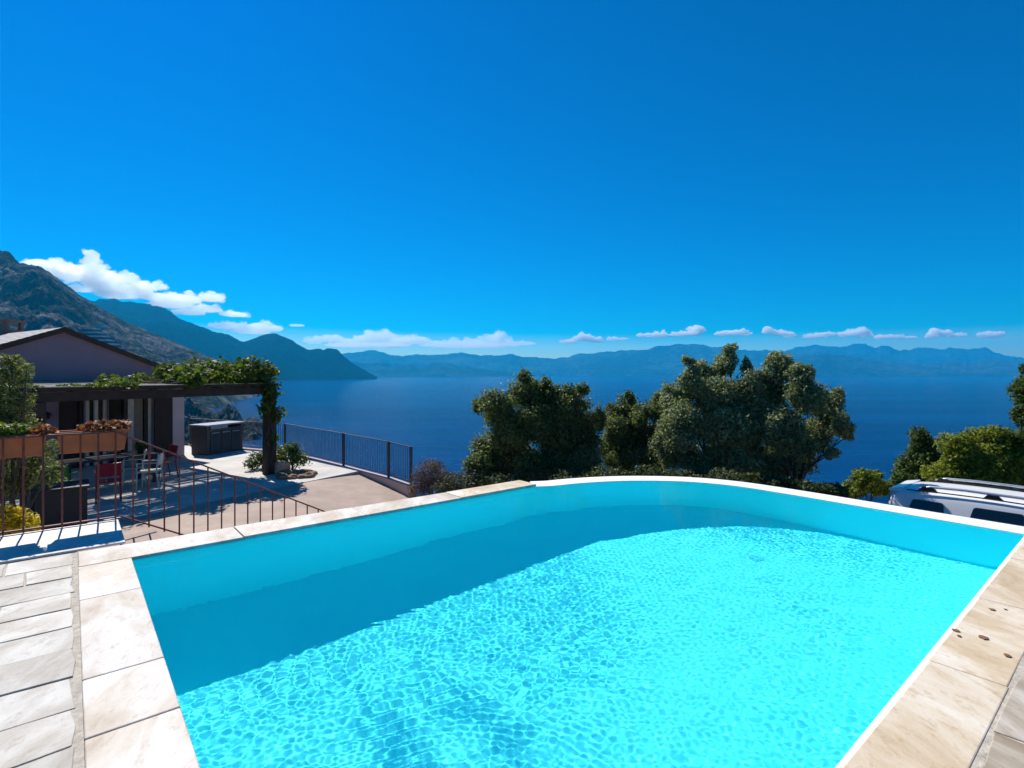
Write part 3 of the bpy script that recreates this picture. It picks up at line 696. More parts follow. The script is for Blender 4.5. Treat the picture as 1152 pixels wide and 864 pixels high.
# ------------------------------------------------------------------ house
ha = 6.95; za_ = 2.86; apex = wall_a(70); ez = 1.45; el = za_ - (ha - apex) * .41; er = za_ - apex * .41
house = empty('house', Hs(3.4, -4, GZ), HANG, 'low house with a mauve gable wall and pale tiled roof behind the pergola', 'house')
m_wall = simple('mauve_render', (0.27, 0.19, 0.225), 0.9, 0.13, 0.7, 0.1)
DPT = -9.0
openings = [(wall_a(95), wall_a(66), GZ, .85, 'door'), (wall_a(122), wall_a(96.5), GZ, .85, 'window'), (wall_a(172), wall_a(122.5), GZ, .87, 'window')]
mb = MB()
# gable front built in strips between the openings
xs_ = sorted({0.0, ha, apex} | {o[0] for o in openings} | {o[1] for o in openings})
rz = lambda a: za_ - abs(a - apex) * .41 - .03
for a0, a1 in zip(xs_[:-1], xs_[1:]):
    op_ = next((o for o in openings if o[0] - 1e-6 <= a0 and a1 <= o[1] + 1e-6), None)
    z0 = op_[3] if op_ else GZ - .3
    mb.hexa([Hs(a0, -.28, z0), Hs(a1, -.28, z0), Hs(a1, 0, z0), Hs(a0, 0, z0), Hs(a0, -.28, rz(a0)), Hs(a1, -.28, rz(a1)), Hs(a1, 0, rz(a1)), Hs(a0, 0, rz(a0))])
mb.hexa([Hs(0, DPT, GZ - .3), Hs(.28, DPT, GZ - .3), Hs(.28, -.282, GZ - .3), Hs(0, -.282, GZ - .3), Hs(0, DPT, rz(0)), Hs(.28, DPT, rz(.28)), Hs(.28, -.282, rz(.28)), Hs(0, -.282, rz(0))])
mb.hexa([Hs(ha - .28, DPT, GZ - .3), Hs(ha, DPT, GZ - .3), Hs(ha, -.282, GZ - .3), Hs(ha - .28, -.282, GZ - .3), Hs(ha - .28, DPT, rz(ha - .28)), Hs(ha, DPT, rz(ha)), Hs(ha, -.282, rz(ha)), Hs(ha - .28, -.282, rz(ha - .28))])
mb.add([Hs(.29, -6, GZ - .3), Hs(ha - .29, -6, GZ - .3), Hs(ha - .29, -6, rz(ha)), Hs(.29, -6, rz(0))], [(0, 1, 2, 3)])
mb.build('wall', m_wall, house)
t = NT('pale_roof_tiles'); p = t.pos(rot=(0, 0, -HANG), src='World')
wv = t.n('TexWave', Scale=1.9, Distortion=1.2, Detail=2.0); wv.bands_direction = 'X'; t.l(p, wv.inputs['Vector'])
nz = t.noise(p, 5, 5)
t.set(Base_Color=t.mix(t.math('MULTIPLY', wv.outputs['Fac'], 0.7), (0.30, 0.27, 0.25), t.ramp(nz, [(0.3, (0.50, 0.47, 0.44)), (0.7, (0.66, 0.64, 0.62))])), Roughness=0.8)
t.bump(wv.outputs['Fac'], 0.8, 0.05); m_roof = t.m
for sgn, a_end in ((-1, -0.45), (1, ha + .45)):
    mb = MB(); th = .10; ov = .12
    zr = lambda a: za_ - abs(a - apex) * .41
    mb.hexa([Hs(apex, DPT, zr(apex) - th + .05), Hs(a_end, DPT, zr(a_end) - th + .05), Hs(a_end, ov, zr(a_end) - th + .05), Hs(apex, ov, zr(apex) - th + .05), Hs(apex, DPT, zr(apex) + .05), Hs(a_end, DPT, zr(a_end) + .05), Hs(a_end, ov, zr(a_end) + .05), Hs(apex, ov, zr(apex) + .05)])
    rf = mb.build('roof', m_roof, house)
    MB().hexa([Hs(apex, ov + .003, zr(apex) - th), Hs(a_end, ov + .003, zr(a_end) - th), Hs(a_end, ov + .03, zr(a_end) - th), Hs(apex, ov + .03, zr(apex) - th), Hs(apex, ov + .003, zr(apex) + .06), Hs(a_end, ov + .003, zr(a_end) + .06), Hs(a_end, ov + .03, zr(a_end) + .06), Hs(apex, ov + .03, zr(apex) + .06)]).build('verge_board', M['wood'], rf)
# chimney on the far slope, with an open hood
cx_, cy_, cz_ = at(6, 377, 18.5)
ch = MB(); m_brk = simple('brown_chimney', (0.22, 0.15, 0.11), 0.9, 0.2, 3)
s_ = .34
ch.box(cx_ - s_, cx_ + s_, cy_ - s_, cy_ + s_, 1.4, cz_ + .18)
for ax in (-s_ + .06, s_ - .06):
    for ay in (-s_ + .06, s_ - .06): ch.box(cx_ + ax - .055, cx_ + ax + .055, cy_ + ay - .055, cy_ + ay + .055, cz_ + .18, cz_ + .44)
ch.box(cx_ - s_ - .05, cx_ + s_ + .05, cy_ - s_ - .05, cy_ + s_ + .05, cz_ + .44, cz_ + .52)
ch.build('chimney', m_brk, house)
# what fills the openings
a0, a1 = openings[0][:2]
dm = simple('dark_brown_wood', (0.035, 0.014, 0.009), 0.6, 0.35, 4)
dr_ = MB().hexa([Hs(a0, -.2, GZ), Hs(a1, -.2, GZ), Hs(a1, -.14, GZ), Hs(a0, -.14, GZ), Hs(a0, -.2, .85), Hs(a1, -.2, .85), Hs(a1, -.14, .85), Hs(a0, -.14, .85)]).build('door', dm, house)
fr_ = MB()
for (p0, p1) in ((a0, a0 + .1), (a1 - .1, a1)): fr_.hexa([Hs(p0, -.139, GZ), Hs(p1, -.139, GZ), Hs(p1, -.06, GZ), Hs(p0, -.06, GZ), Hs(p0, -.139, .75), Hs(p1, -.139, .75), Hs(p1, -.06, .75), Hs(p0, -.06, .75)])
fr_.hexa([Hs(a0, -.139, .752), Hs(a1, -.139, .752), Hs(a1, -.06, .752), Hs(a0, -.06, .752), Hs(a0, -.139, .85), Hs(a1, -.139, .85), Hs(a1, -.06, .85), Hs(a0, -.06, .85)])
fr_.build('frame', dm, dr_)
M['pale_frame'] = simple('pale_frame', (0.62, 0.55, 0.47), 0.7, 0.08, 3)
m_curt = simple('pale_curtain', (0.55, 0.50, 0.42), 0.9, 0.18, 7)
def panel(a0, a1, b0, b1, z0, z1, name, mat, parent): return MB().hexa([Hs(a0, b0, z0), Hs(a1, b0, z0), Hs(a1, b1, z0), Hs(a0, b1, z0), Hs(a0, b0, z1), Hs(a1, b0, z1), Hs(a1, b1, z1), Hs(a0, b1, z1)]).build(name, mat, parent)
for k_, (a0, a1, z0, z1_, _k) in enumerate(openings[1:]):
    w_ = panel(a0, a1, -.22, -.2, z0, z1_, 'window', M['glass'], house)
    for (x0, x1, nm, mt) in (((95.5, 102, 'frame', M['pale_frame']), (108, 112, 'frame', M['pale_frame']), (112, 117.5, 'shutter', dm), (118, 121.7, 'frame', M['pale_frame'])) if k_ == 0 else ((141, 145.5, 'frame', dm), (145.5, 153, 'curtain', m_curt), (153.2, 163, 'curtain', simple('brown_curtain', (0.24, 0.19, 0.14), 0.9, .2, 6)), (164, 168, 'frame', dm), (168.4, 172.2, 'frame', M['pale_frame']))):
        panel(wall_a(x1), wall_a(x0), -.198, -.10 if nm == 'frame' else -.15, z0 + .02, z1_ - .02, nm, mt, w_)
panel(wall_a(193.4), wall_a(173), .004, .05, GZ + .03, .88, 'shutter', dm, house)
panel(wall_a(206) - .02, wall_a(193.8), .004, .03, GZ, 1.02, 'bounce_lit_strip', simple('bounce_lit_pink_render', (0.62, 0.47, 0.46), 0.9, .07, 1.5), house)  # bounced light on the flat wall, put into a paler panel colour
lp = MB(); la = wall_a(51); c_ = Hs(la, .12, .38)
lp.tube([Hs(la, 0, .38), Hs(la, .12, .38)], .03, 8); lp.tube([Vector(c_) + Vector((0, 0, -.1)), Vector(c_) + Vector((0, 0, .04)), Vector(c_) + Vector((0, 0, .09))], [.05, .10, .03], 10)
lp.build('wall_lamp', M['black'], house)

# ------------------------------------------------------------------ pergola
PB, PA0, PA1 = 5.62, 0.42, 6.6
per = empty('pergola', Hs(PA0, PB, GZ), HANG, 'dark timber pergola with a thin reed cover in front of the house', 'pergola')
zb0, zb1 = 1.0, 1.2
for a, nm in ((PA0 + .12, 'post'), (5.62, 'post')):
    MB().hexa([Hs(a - .13, PB - .13, GZ - .1), Hs(a + .13, PB - .13, GZ - .1), Hs(a + .13, PB + .13, GZ - .1), Hs(a - .13, PB + .13, GZ - .1), Hs(a - .12, PB - .12, zb0), Hs(a + .12, PB - .12, zb0), Hs(a + .12, PB + .12, zb0), Hs(a - .12, PB + .12, zb0)]).build(nm, M['wood'], per, bevel=.01)
panel(PA0 - .05, PA1, PB - .08, PB + .08, zb0 + .002, zb1, 'beam', M['wood'], per)
panel(PA0 - .02, PA0 + .12, .05, PB - .085, zb0 + .03, zb1, 'beam', M['wood'], per)
panel(PA0, PA1, .004, .12, zb0 + .05, zb1, 'beam', M['wood'], per)
for i in range(9): a = PA0 + .06 + i * .76; panel(a - .045, a + .045, .02, PB + .14, zb1 + .002, zb1 + .085, 'joist', M['wood'], per)
panel(PA0 - .06, PA1, PB + .142, PB + .17, zb1 + .03, zb1 + .092, 'fascia', M['wood'], per)
rr = random.Random(4); mb = MB(); b = .06
M['reed'] = simple('bleached_reed', (0.46, 0.40, 0.31), 0.85, 0.3, 8)
while b < PB + .13:
    w = rr.uniform(.025, .06); a = PA0 - .04 + rr.uniform(-.03, .03)
    while a < PA1:
        L = rr.uniform(1.2, 3.2); zz = zb1 + .088 + rr.uniform(0, .012)
        if rr.random() > .05: mb.hexa([Hs(a, b, zz), Hs(min(a + L, PA1), b + rr.uniform(-.012, .012), zz + rr.uniform(-.004, .004)), Hs(min(a + L, PA1), b + w, zz), Hs(a, b + w, zz)] + [Hs(a, b, zz + .012), Hs(min(a + L, PA1), b, zz + .012), Hs(min(a + L, PA1), b + w, zz + .012), Hs(a, b + w, zz + .012)])
        a += L + .02
    b += w + rr.choice([.002, .003, .004, .03])
mb.build('reed_cover', M['reed'], per)
# climbing vine on its right end and round the post, with a boulder at the foot
M['vine'] = leafm('vine_leaf', (0.035, 0.07, 0.010), (0.075, 0.13, 0.015), (0.16, 0.19, 0.025), .45)
vine = empty('climbing_vine', Hs(PA0 - .12, PB + .16, GZ), 0, 'leafy green vine climbing the pergola post and spilling over its right end', 'vine')
rr = random.Random(12); cs = []; rs = []
for i in range(60):
    a = PA0 + abs(rr.gauss(0, 1.0)) * 1.5 + rr.uniform(-.35, .3); a = min(a, 4.6)
    b = PB + rr.uniform(-2.6, .25); hgt = .52 * math.exp(-((a - 1.3) / 1.7) ** 2) + .07
    cs.append(Hs(a, b, zb1 + .1 + hgt * rr.uniform(.1, .75))); rs.append((.30, .30, hgt * .55 + .05))
V1 = leaves(12000, cs, rs, .11, .2, 3, .75, .5, .4)
cs2 = [Hs(rr.uniform(4.4, 5.9), PB + rr.uniform(-.5, .15), zb1 + .11) for i in range(14)]; V3 = leaves(900, cs2, [(.22, .22, .05)] * 14, .07, .1, 8, .6, .5)
cs, rs = [], []
for i in range(20):
    zz = GZ + .45 + 2.0 * (i / 19) ** .8; q = rr.uniform(-.22, .22)
    if 4 < i < 9 or i in (1, 2): continue
    cs.append(Hs(PA0 + .1 + q + (.12 if i > 11 else -.05), PB + .14 + rr.uniform(-.1, .12), zz)); s = rr.uniform(.12, .24) * (1.25 if i > 14 else 1); rs.append((s, s, s * 1.1))
V2 = leaves(950, cs, rs, .10, .15, 4, .75, .2, .4)
leaf_obj('foliage', [V1, V2, V3], M['vine'], vine)
st = MB()
for k in range(3):
    pts = [Hs(PA0 + .12 + .14 * math.cos(k * 2.1 + z * 2.2), PB + .02 + .15 * abs(math.sin(k * 2.1 + z * 2.2)), GZ + z) for z in np.linspace(0, 2.45, 14)]; st.tube(pts, list(np.linspace(.045, .02, 14)), 6)
for k in range(7):
    a = PA0 + .2 + k * .1; st.tube([Hs(a + s * rr.uniform(.8, 1.2) * 2.4, PB - .05 - .25 * k + rr.uniform(-.1, .1), zb1 + .13 + rr.uniform(0, .12)) for s in np.linspace(0, 1, 7)], .012, 5)
st.build('stem', M['bark'], vine)

def boulder(name, c, r, mat, seed, sq=.7, label=None, cat='stone'):
    import bmesh
    bm = bmesh.new(); bmesh.ops.create_icosphere(bm, subdivisions=4, radius=1)
    V = np.array([v.co[:] for v in bm.verts]); k = 1 + .5 * fbm(V[:, 0] * 1.3 + seed, V[:, 1] * 1.3 + V[:, 2] * 1.1, 4)
    V = V * k[:, None] * np.array([r, r, r * sq]) + np.array(c)
    me = bpy.data.meshes.new(name); me.from_pydata(V.tolist(), [], [[v.index for v in f.verts] for f in bm.faces]); bm.free()
    return tag(link(name, me, mat, smooth=True), label, cat)
M['boulder'] = simple('tan_boulder', (0.40, 0.29, 0.20), 0.9, 0.3, 5, 0.4)
boulder('boulder', Hs(PA0 - .12, PB + .17, GZ + .16), .22, M['boulder'], 3, 1.1, 'tan boulder at the foot of the pergola post')
M['bedstone'] = simple('brown_bed_stone', (0.26, 0.16, 0.10), 0.9, 0.35, 9, .5)
bc = px(335, 535, GZ); rr = random.Random(3)
for i in range(12):
    a = i / 12 * 2 * math.pi; q = (bc[0] + .42 * math.cos(a) + rr.uniform(-.05, .05), bc[1] + .42 * math.sin(a) + rr.uniform(-.05, .05), GZ + .03)
    b_ = boulder('bed_stone', q, rr.uniform(.09, .15), M['bedstone'], i * 2.2, .6, 'flat brown stone in the ring edging the shrub bed by the pergola post'); b_['group'] = 'stones round the shrub bed'

def shrub(name, label, cat, clumps, n, size, mat, base_z, seed=0, stems=6, group=None, shell=.35, aspect=.5, lump=.45, srad=.02, up=.3):
    cs = [c[0] for c in clumps]; rs = [c[1] for c in clumps]
    bx_ = np.mean([c[0] for c in cs]); by_ = np.mean([c[1] for c in cs])
    e = empty(name, (bx_, by_, base_z), 0, label, cat, group)
    leaf_obj('foliage', leaves(n, cs, rs, size, shell, seed, aspect, up, lump), mat, e)
    rr = random.Random(seed); st = MB()
    for i in range(stems):
        c = cs[i % len(cs)]; b0 = (bx_ + rr.uniform(-.15, .15), by_ + rr.uniform(-.15, .15), base_z - .1)
        mid = ((b0[0] * .5 + c[0] * .5) + rr.uniform(-.1, .1), (b0[1] + c[1]) / 2 + rr.uniform(-.1, .1), b0[2] * .45 + c[2] * .55)
        st.tube([b0, mid, (c[0], c[1], c[2] + rs[i % len(cs)][2] * .3)], [srad, srad * .7, srad * .3], 6)
    st.build('stem', M['bark'], e)
    return e
def clumps_px(lst, Y, dY=.4, seed=0):   # (x, y, rx, ry) in the photograph at depth about Y
    rr = random.Random(seed); out = []
    for q in lst:
        d = Y + rr.uniform(-dY, dY) + (q[4] if len(q) > 4 else 0); k = d / F
        out.append((at(q[0], q[1], d), (q[2] * k, (q[2] + q[3]) / 2 * k, q[3] * k)))
    return out
M['bushgreen'] = leafm('bush_leaf', (0.028, 0.058, 0.012), (0.065, 0.115, 0.02), (0.14, 0.19, 0.04), .4)
shrub('shrub', 'low bright shrub beside the pergola post on the white terrace', 'shrub', clumps_px([(325, 512, 16, 11), (338, 517, 11, 8), (312, 510, 10, 10), (329, 505, 8, 9)], 15.5, .2, 1), 3200, .07, M['bushgreen'], GZ, 3, up=.5)
shrub('shrub', 'small loose shrub just left of the pergola post', 'shrub', clumps_px([(288, 518, 10, 10), (296, 515, 8, 9), (280, 522, 6, 6)], 15.6, .2, 2), 1300, .07, M['bushgreen'], GZ, 4, up=.5)

# ------------------------------------------------------------------ outdoor kitchen
kit = empty('outdoor_kitchen', Hs(-.1, 1.0, GZ), HANG, 'grey outdoor kitchen cabinet with three dark doors and a pale worktop behind the pergola', 'outdoor kitchen')
k0 = Vector(px(233, 512.5, GZ)); k1 = Vector(px(273, 506, GZ)); dk = (k1 - k0).normalized(); nk = Vector((dk.y, -dk.x, 0)); 
if nk.y > 0: nk = -nk
LK = (k1 - k0).length
def kb(a0, a1, b0, b1, z0, z1, name, mat, par, bev=0): 
    f = lambda a, b, z: tuple(k0 + dk * a + nk * b + Vector((0, 0, z)))
    return MB().hexa([f(a0, b0, z0), f(a1, b0, z0), f(a1, b1, z0), f(a0, b1, z0), f(a0, b0, z1), f(a1, b0, z1), f(a1, b1, z1), f(a0, b1, z1)]).build(name, mat, par, bevel=bev)
m_cab = simple('grey_cabinet', (0.085, 0.075, 0.07), 0.7, .15, 3); m_top = simple('pale_worktop', (0.34, 0.33, 0.33), 0.35, .1, 4); m_dg = simple('dark_door', (0.03, 0.033, 0.04), 0.4, .15, 4)
kb(0, LK, -.75, 0, 0, .88, 'cabinet', m_cab, kit); kb(-.06, LK + .06, -.8, .06, .99, 1.04, 'worktop', m_top, kit, .006)
for a in (0, LK - .07): kb(a, a + .07, -.75, -.002, .882, .988, 'bracket', m_cab, kit)
for i in range(3):
    d_ = kb(.12 + i * (LK - .2) / 3, .06 + (i + 1) * (LK - .2) / 3, .003, .022, .06, .80, 'door', m_dg, kit)
    kb(.16 + i * (LK - .2) / 3, .02 + (i + 1) * (LK - .2) / 3, .023, .045, .73, .76, 'handle', m_top, d_)
gr = kb(.12, LK * .55, -.4, .03, .885, .985, 'control_panel', simple('steel_panel', (.35, .35, .36), .35, .1, 4, 0, .7), kit)

# ------------------------------------------------------------------ garden table and chairs
def chair(name, label, mat, loc, rz, arms=True, slat=False):
    LOCAL[0] = True
    e = empty(name, loc, rz, label, 'chair', 'garden chairs round the table')
    MB().box(-.23, .23, -.22, .22, .42, .45).build('seat', mat, e, bevel=.01)
    mb = MB(); mb.hexa([(-.22, .19, .56), (.22, .19, .56), (.22, .22, .56), (-.22, .22, .56), (-.21, .26, .86), (.21, .26, .86), (.21, .29, .86), (-.21, .29, .86)])
    mb.build('backrest', mat, e, bevel=.012)
    for sx in (-1, 1):
        MB().tube([(sx * .22, -.21, 0), (sx * .215, -.2, .43), (sx * .22, -.2, .64 if arms else .44)], .016, 8).build('leg', mat, e)
        MB().tube([(sx * .22, .27, 0), (sx * .215, .2, .43), (sx * .21, .25, .86)], .016, 8).build('leg', mat, e)
        if arms: MB().box(sx * .235 - .02, sx * .235 + .02, -.22, .23, .641, .665).build('armrest', mat, e)
    LOCAL[0] = False
    return e
m_red = simple('red_plastic', (0.38, 0.012, 0.02), 0.4, .1, 4); m_cream = simple('cream_plastic', (0.62, 0.55, 0.45), 0.45, .08, 4); m_grn = simple('green_plastic', (0.03, 0.22, 0.03), 0.45, .1, 4)
TB = Vector(at(120, 511, 13.3)); TB.z = GZ
tba = math.atan2(-HW[1], -HW[0])
fac = lambda p: math.atan2(TB.y - p[1], TB.x - p[0]) + math.pi / 2     # the chair's front is -y
def gpt(x, Y): q = at(x, 500, Y); return (q[0], q[1], GZ)
for nm, x, Y, m, lab in (('chair', 122, 11.9, m_red, 'red chair on the near side of the dark table'), ('chair', 168, 13.1, m_cream, 'cream chair nearest the pool, back turned to the sea'), ('chair', 184, 14.4, m_red, 'red chair at the far right end of the dark table'), ('chair', 150, 13.6, m_cream, 'cream chair half behind the stair railing, left of the other cream chair'), ('chair', 72, 11.7, m_grn, 'green chair between the tall shrub and the dark table')):
    q = gpt(x, Y); chair(nm, lab, m, q, fac(q) + (0.5 if x == 168 else 0))
LOCAL[0] = True
tab = empty('garden_table', tuple(TB), tba, 'dark garden table in the shade of the pergola', 'table')
m_tab = simple('dark_table', (0.03, 0.035, 0.045), 0.3, .15, 4)
MB().box(-1.0, 1.0, -.48, .48, .715, .75).build('tabletop', m_tab, tab, bevel=.006)
for sx in (-.9, .9):
    for sy in (-.4, .4): MB().box(sx - .035, sx + .035, sy - .035, sy + .035, 0, .714).build('leg', m_tab, tab)
LOCAL[0] = False
q = at(166.5, 511, 14.0); pz = GZ + .752
TBp = TB + Vector((math.cos(tba), math.sin(tba), 0)) * .75
pt = MB().tube([(TBp.x, TBp.y, pz), (TBp.x, TBp.y, pz + .11)], [.06, .085], 14)
pl_ = empty('potted_plant', (TBp.x, TBp.y, pz), 0, 'small green potted plant on the end of the dark table', 'plant')
pt.build('pot', M['black'], pl_); leaf_obj('foliage', leaves(500, [(TBp.x, TBp.y, pz + .2)], [(.14, .14, .12)], .06, .2, 3, .5), M['bushgreen'], pl_)

# dark planter box with the tall shrub, and a yellow flowering bush
c0 = Vector(px(70, 592, GZ)); 
bxm = simple('dark_planter', (0.018, 0.02, 0.024), 0.6, .2, 5)
pb = empty('planter_box', tuple(c0), UANG, 'dark square planter box on the courtyard under the tall shrub', 'planter')
f = lambda a, b, z: (c0.x + CU * a - SU * b, c0.y + SU * a + CU * b, GZ + z)
MB().box(-.36, .36, -.36, .36, 0, .72, fr=f).build('box', bxm, pb, bevel=.01); MB().box(-.39, .39, -.39, .39, .722, .77, fr=f).build('rim', bxm, pb, bevel=.008)
M['oleander'] = leafm('olive_shrub_leaf', (0.06, 0.085, 0.022), (0.14, 0.18, 0.055), (0.28, 0.29, 0.13), .42)
shrub('shrub', 'tall grey green shrub behind the left trough, reaching above the pergola', 'shrub', clumps_px([(10, 420, 17, 20), (22, 450, 14, 20), (8, 465, 20, 26), (26, 425, 9, 14), (-14, 440, 24, 34), (22, 480, 15, 18), (30, 412, 7, 5), (4, 500, 26, 26), (38, 520, 22, 20), (55, 535, 14, 14), (20, 540, 28, 20), (64, 528, 8, 7), (56, 505, 10, 10), (-20, 500, 26, 30), (-10, 548, 30, 18), (12, 405, 14, 7)], 7.9, .35, 5), 15000, .062, M['oleander'], GZ + .5, 9, 10, shell=.1, aspect=.42, lump=.6)
M['yellow'] = leafm('yellow_flower', (0.22, 0.24, 0.02), (0.62, 0.47, 0.02), (0.75, 0.56, 0.03), .45)
shrub('shrub', 'low yellow flowering bush behind the railing in the left corner', 'shrub', clumps_px([(10, 582, 19, 15), (26, 588, 14, 12), (-6, 588, 22, 18), (36, 594, 8, 8)], 6.8, .15, 6), 2600, .06, M['yellow'], GZ, 10, 6)

# ------------------------------------------------------------------ trees beyond the pool
M['treeleaf'] = leafm('holm_oak_leaf', (0.036, 0.060, 0.015), (0.105, 0.15, 0.044), (0.24, 0.28, 0.10), .48, .5, .3)
M['olive'] = leafm('olive_tree_leaf', (0.066, 0.088, 0.034), (0.18, 0.22, 0.098), (0.36, 0.40, 0.22), .48, .5, .3)
def tree(name, label, clumps, base, n, size, mat, seed, trunks=3, r0=.055, group='trees and bushes beyond the pool', sub=12, twigs=2):
    """crown of many leaf clumps round limb ends; trunk of several stems"""
    rr = random.Random(seed); cs = []; rs = []; ends = []
    for c, r_ in clumps:
        for k in range(sub):
            d = Vector((rr.gauss(0, 1), rr.gauss(0, 1), rr.gauss(0, 1))).normalized() * (rr.random() ** .4)
            cs.append((c[0] + d.x * r_[0] * .66, c[1] + d.y * r_[1] * .66, c[2] + d.z * r_[2] * .66)); s = rr.uniform(.36, .62)
            rs.append((r_[0] * s, r_[1] * s, r_[2] * s * 1.05)); ends.append((cs[-1], c))
    e = empty(name, base, 0, label, 'tree', group)
    leaf_obj('crown', leaves(int(n * 1.25), cs, rs, size, .15, seed, .5, .35, .55), mat, e)
    tr = MB(); starts = []
    for i in range(trunks):
        o = Vector(base) + Vector((rr.uniform(-.35, .35), rr.uniform(-.3, .3), -.2)); starts.append(o)
    for c, r_ in clumps:
        c = Vector(c); s = min(starts, key=lambda q: (q - c).length + rr.random()); m1 = s.lerp(c, .45) + Vector((rr.uniform(-.15, .15), rr.uniform(-.15, .15), .25)); m0 = s.lerp(m1, .5) + Vector((rr.uniform(-.08, .08), rr.uniform(-.08, .08), .05))
        tr.tube([s, m0, m1, c], [r0, r0 * .72, r0 * .48, r0 * .14], 8)
        for k in range(twigs):
            q = Vector(rr.choice(cs)); q = min((Vector(rr.choice(cs)) for _ in range(10)), key=lambda z: (z - c).length)
            tr.tube([m1.lerp(c, .5), (m1.lerp(c, .5) + q) / 2 + Vector((0, 0, .08)), q], [r0 * .25, r0 * .16, r0 * .06], 5)
    tr.build('trunk', M['bark'], e, smooth=True)
    return e
tree('tree', 'dark round crowned tree left of the middle, right of the brown bush', clumps_px([(560, 462, 26, 24), (592, 442, 24, 25), (618, 448, 24, 24), (648, 456, 24, 26), (575, 490, 38, 28), (620, 485, 42, 36), (655, 490, 30, 34), (545, 505, 22, 22), (560, 525, 30, 18), (610, 525, 40, 22), (655, 525, 28, 22), (590, 424, 9, 11), (614, 431, 10, 8), (654, 438, 9, 10), (540, 455, 10, 10), (674, 470, 9, 14), (600, 470, 34, 26), (538, 520, 18, 18), (575, 505, 30, 24)], 12.6, .6, 21), at(612, 560, 12.8), 85000, .07, M['treeleaf'], 21, 4)
tree('tree', 'smallest of the trees, right of the dark round tree', clumps_px([(706, 462, 18, 20), (690, 480, 16, 20), (728, 470, 18, 20), (718, 495, 30, 24), (700, 520, 28, 20), (736, 520, 24, 20), (708, 446, 7, 8), (742, 452, 14, 14), (690, 505, 20, 22), (745, 490, 18, 24), (686, 470, 14, 18), (748, 462, 16, 18)], 13.4, .4, 22), at(715, 560, 13.4), 40000, .065, M['treeleaf'], 22, 3, .05)
tree('tree', 'largest grey green tree with the highest top, right of the middle', clumps_px([(815, 408, 16, 18), (822, 395, 9, 10), (790, 420, 18, 18), (776, 428, 14, 18), (760, 450, 18, 22), (800, 445, 34, 24), (838, 440, 22, 26), (770, 480, 30, 28), (815, 480, 38, 30), (770, 515, 30, 20), (815, 518, 40, 20), (838, 500, 26, 24), (790, 535, 30, 14), (775, 406, 8, 7), (840, 412, 8, 12), (850, 470, 24, 26), (752, 500, 20, 22)], 11.8, .5, 23), at(815, 560, 11.9), 85000, .066, M['olive'], 23, 4)
tree('tree', 'grey green tree with ragged leaning right side, just right of the tallest tree', clumps_px([(876, 412, 18, 18), (872, 402, 9, 8), (900, 422, 16, 16), (862, 440, 22, 24), (905, 448, 26, 24), (930, 458, 18, 22), (880, 480, 30, 28), (918, 490, 24, 22), (948, 478, 13, 16), (953, 490, 8, 8), (940, 448, 10, 12), (872, 515, 32, 20), (898, 505, 22, 18), (855, 530, 26, 16), (905, 520, 18, 12), (935, 510, 12, 8)], 11.6, .45, 24), at(885, 560, 11.6), 72000, .066, M['olive'], 24, 4, .06)
# dark undergrowth along the far edge of the pool
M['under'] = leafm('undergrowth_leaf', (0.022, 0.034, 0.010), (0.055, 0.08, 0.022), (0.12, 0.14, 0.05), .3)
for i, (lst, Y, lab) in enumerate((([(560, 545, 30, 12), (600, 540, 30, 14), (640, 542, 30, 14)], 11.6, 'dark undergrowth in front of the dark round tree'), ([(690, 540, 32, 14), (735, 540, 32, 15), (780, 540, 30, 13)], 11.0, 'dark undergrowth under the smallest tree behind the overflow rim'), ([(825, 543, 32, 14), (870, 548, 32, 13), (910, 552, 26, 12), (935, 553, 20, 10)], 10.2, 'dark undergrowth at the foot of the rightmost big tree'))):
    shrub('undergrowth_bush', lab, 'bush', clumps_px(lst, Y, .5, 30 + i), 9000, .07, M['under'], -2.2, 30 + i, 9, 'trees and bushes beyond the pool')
M['drybush'] = leafm('dry_bush_leaf', (0.05, 0.028, 0.018), (0.11, 0.065, 0.042), (0.17, 0.12, 0.075), .25)
M['greybush'] = leafm('grey_bush_leaf', (0.035, 0.042, 0.018), (0.075, 0.082, 0.035), (0.13, 0.13, 0.06), .25)
shrub('bush', 'brown dry bush past the end of the dark fence', 'bush', clumps_px([(484, 535, 20, 18), (474, 545, 16, 14), (500, 540, 12, 14), (488, 524, 12, 8)], 12.6, .3, 41), 9000, .045, M['drybush'], -2.4, 41, 8, aspect=.3)
shrub('bush', 'grey green bush between the brown dry bush and the dark round tree', 'bush', clumps_px([(518, 544, 22, 13), (535, 540, 16, 12), (500, 550, 14, 9), (545, 548, 20, 12)], 12.0, .3, 42), 9000, .05, M['greybush'], -2.3, 42, 8, aspect=.4)
# right side bushes behind the car
M['lightbush'] = leafm('light_bush_leaf', (0.07, 0.115, 0.014), (0.18, 0.23, 0.025), (0.36, 0.37, 0.05), .5)
shrub('bush', 'small bright bush just left of the silver car', 'bush', clumps_px([(975, 540, 14, 12), (960, 550, 14, 9), (990, 548, 12, 10), (985, 535, 8, 6), (945, 556, 12, 6)], 12.5, .3, 43), 7000, .075, M['lightbush'], -2.2, 43, 6)
shrub('bush', 'upright dark green bush behind the rear of the silver car', 'bush', clumps_px([(1035, 492, 10, 12), (1040, 510, 16, 20), (1024, 525, 14, 16), (1015, 540, 14, 12), (1050, 530, 16, 18)], 13.4, .3, 44), 10000, .08, M['bushgreen'], -2.2, 44, 6)
shrub('bush', 'broad sunlit bush behind the roof of the silver car', 'bush', clumps_px([(1075, 500, 18, 14), (1100, 495, 20, 14), (1120, 490, 16, 12), (1085, 520, 26, 22), (1120, 515, 28, 24), (1150, 505, 24, 20), (1065, 535, 24, 14), (1110, 535, 34, 16), (1160, 525, 26, 24)], 12.6, .4, 45), 26000, .08, M['lightbush'], -2.2, 45, 10)
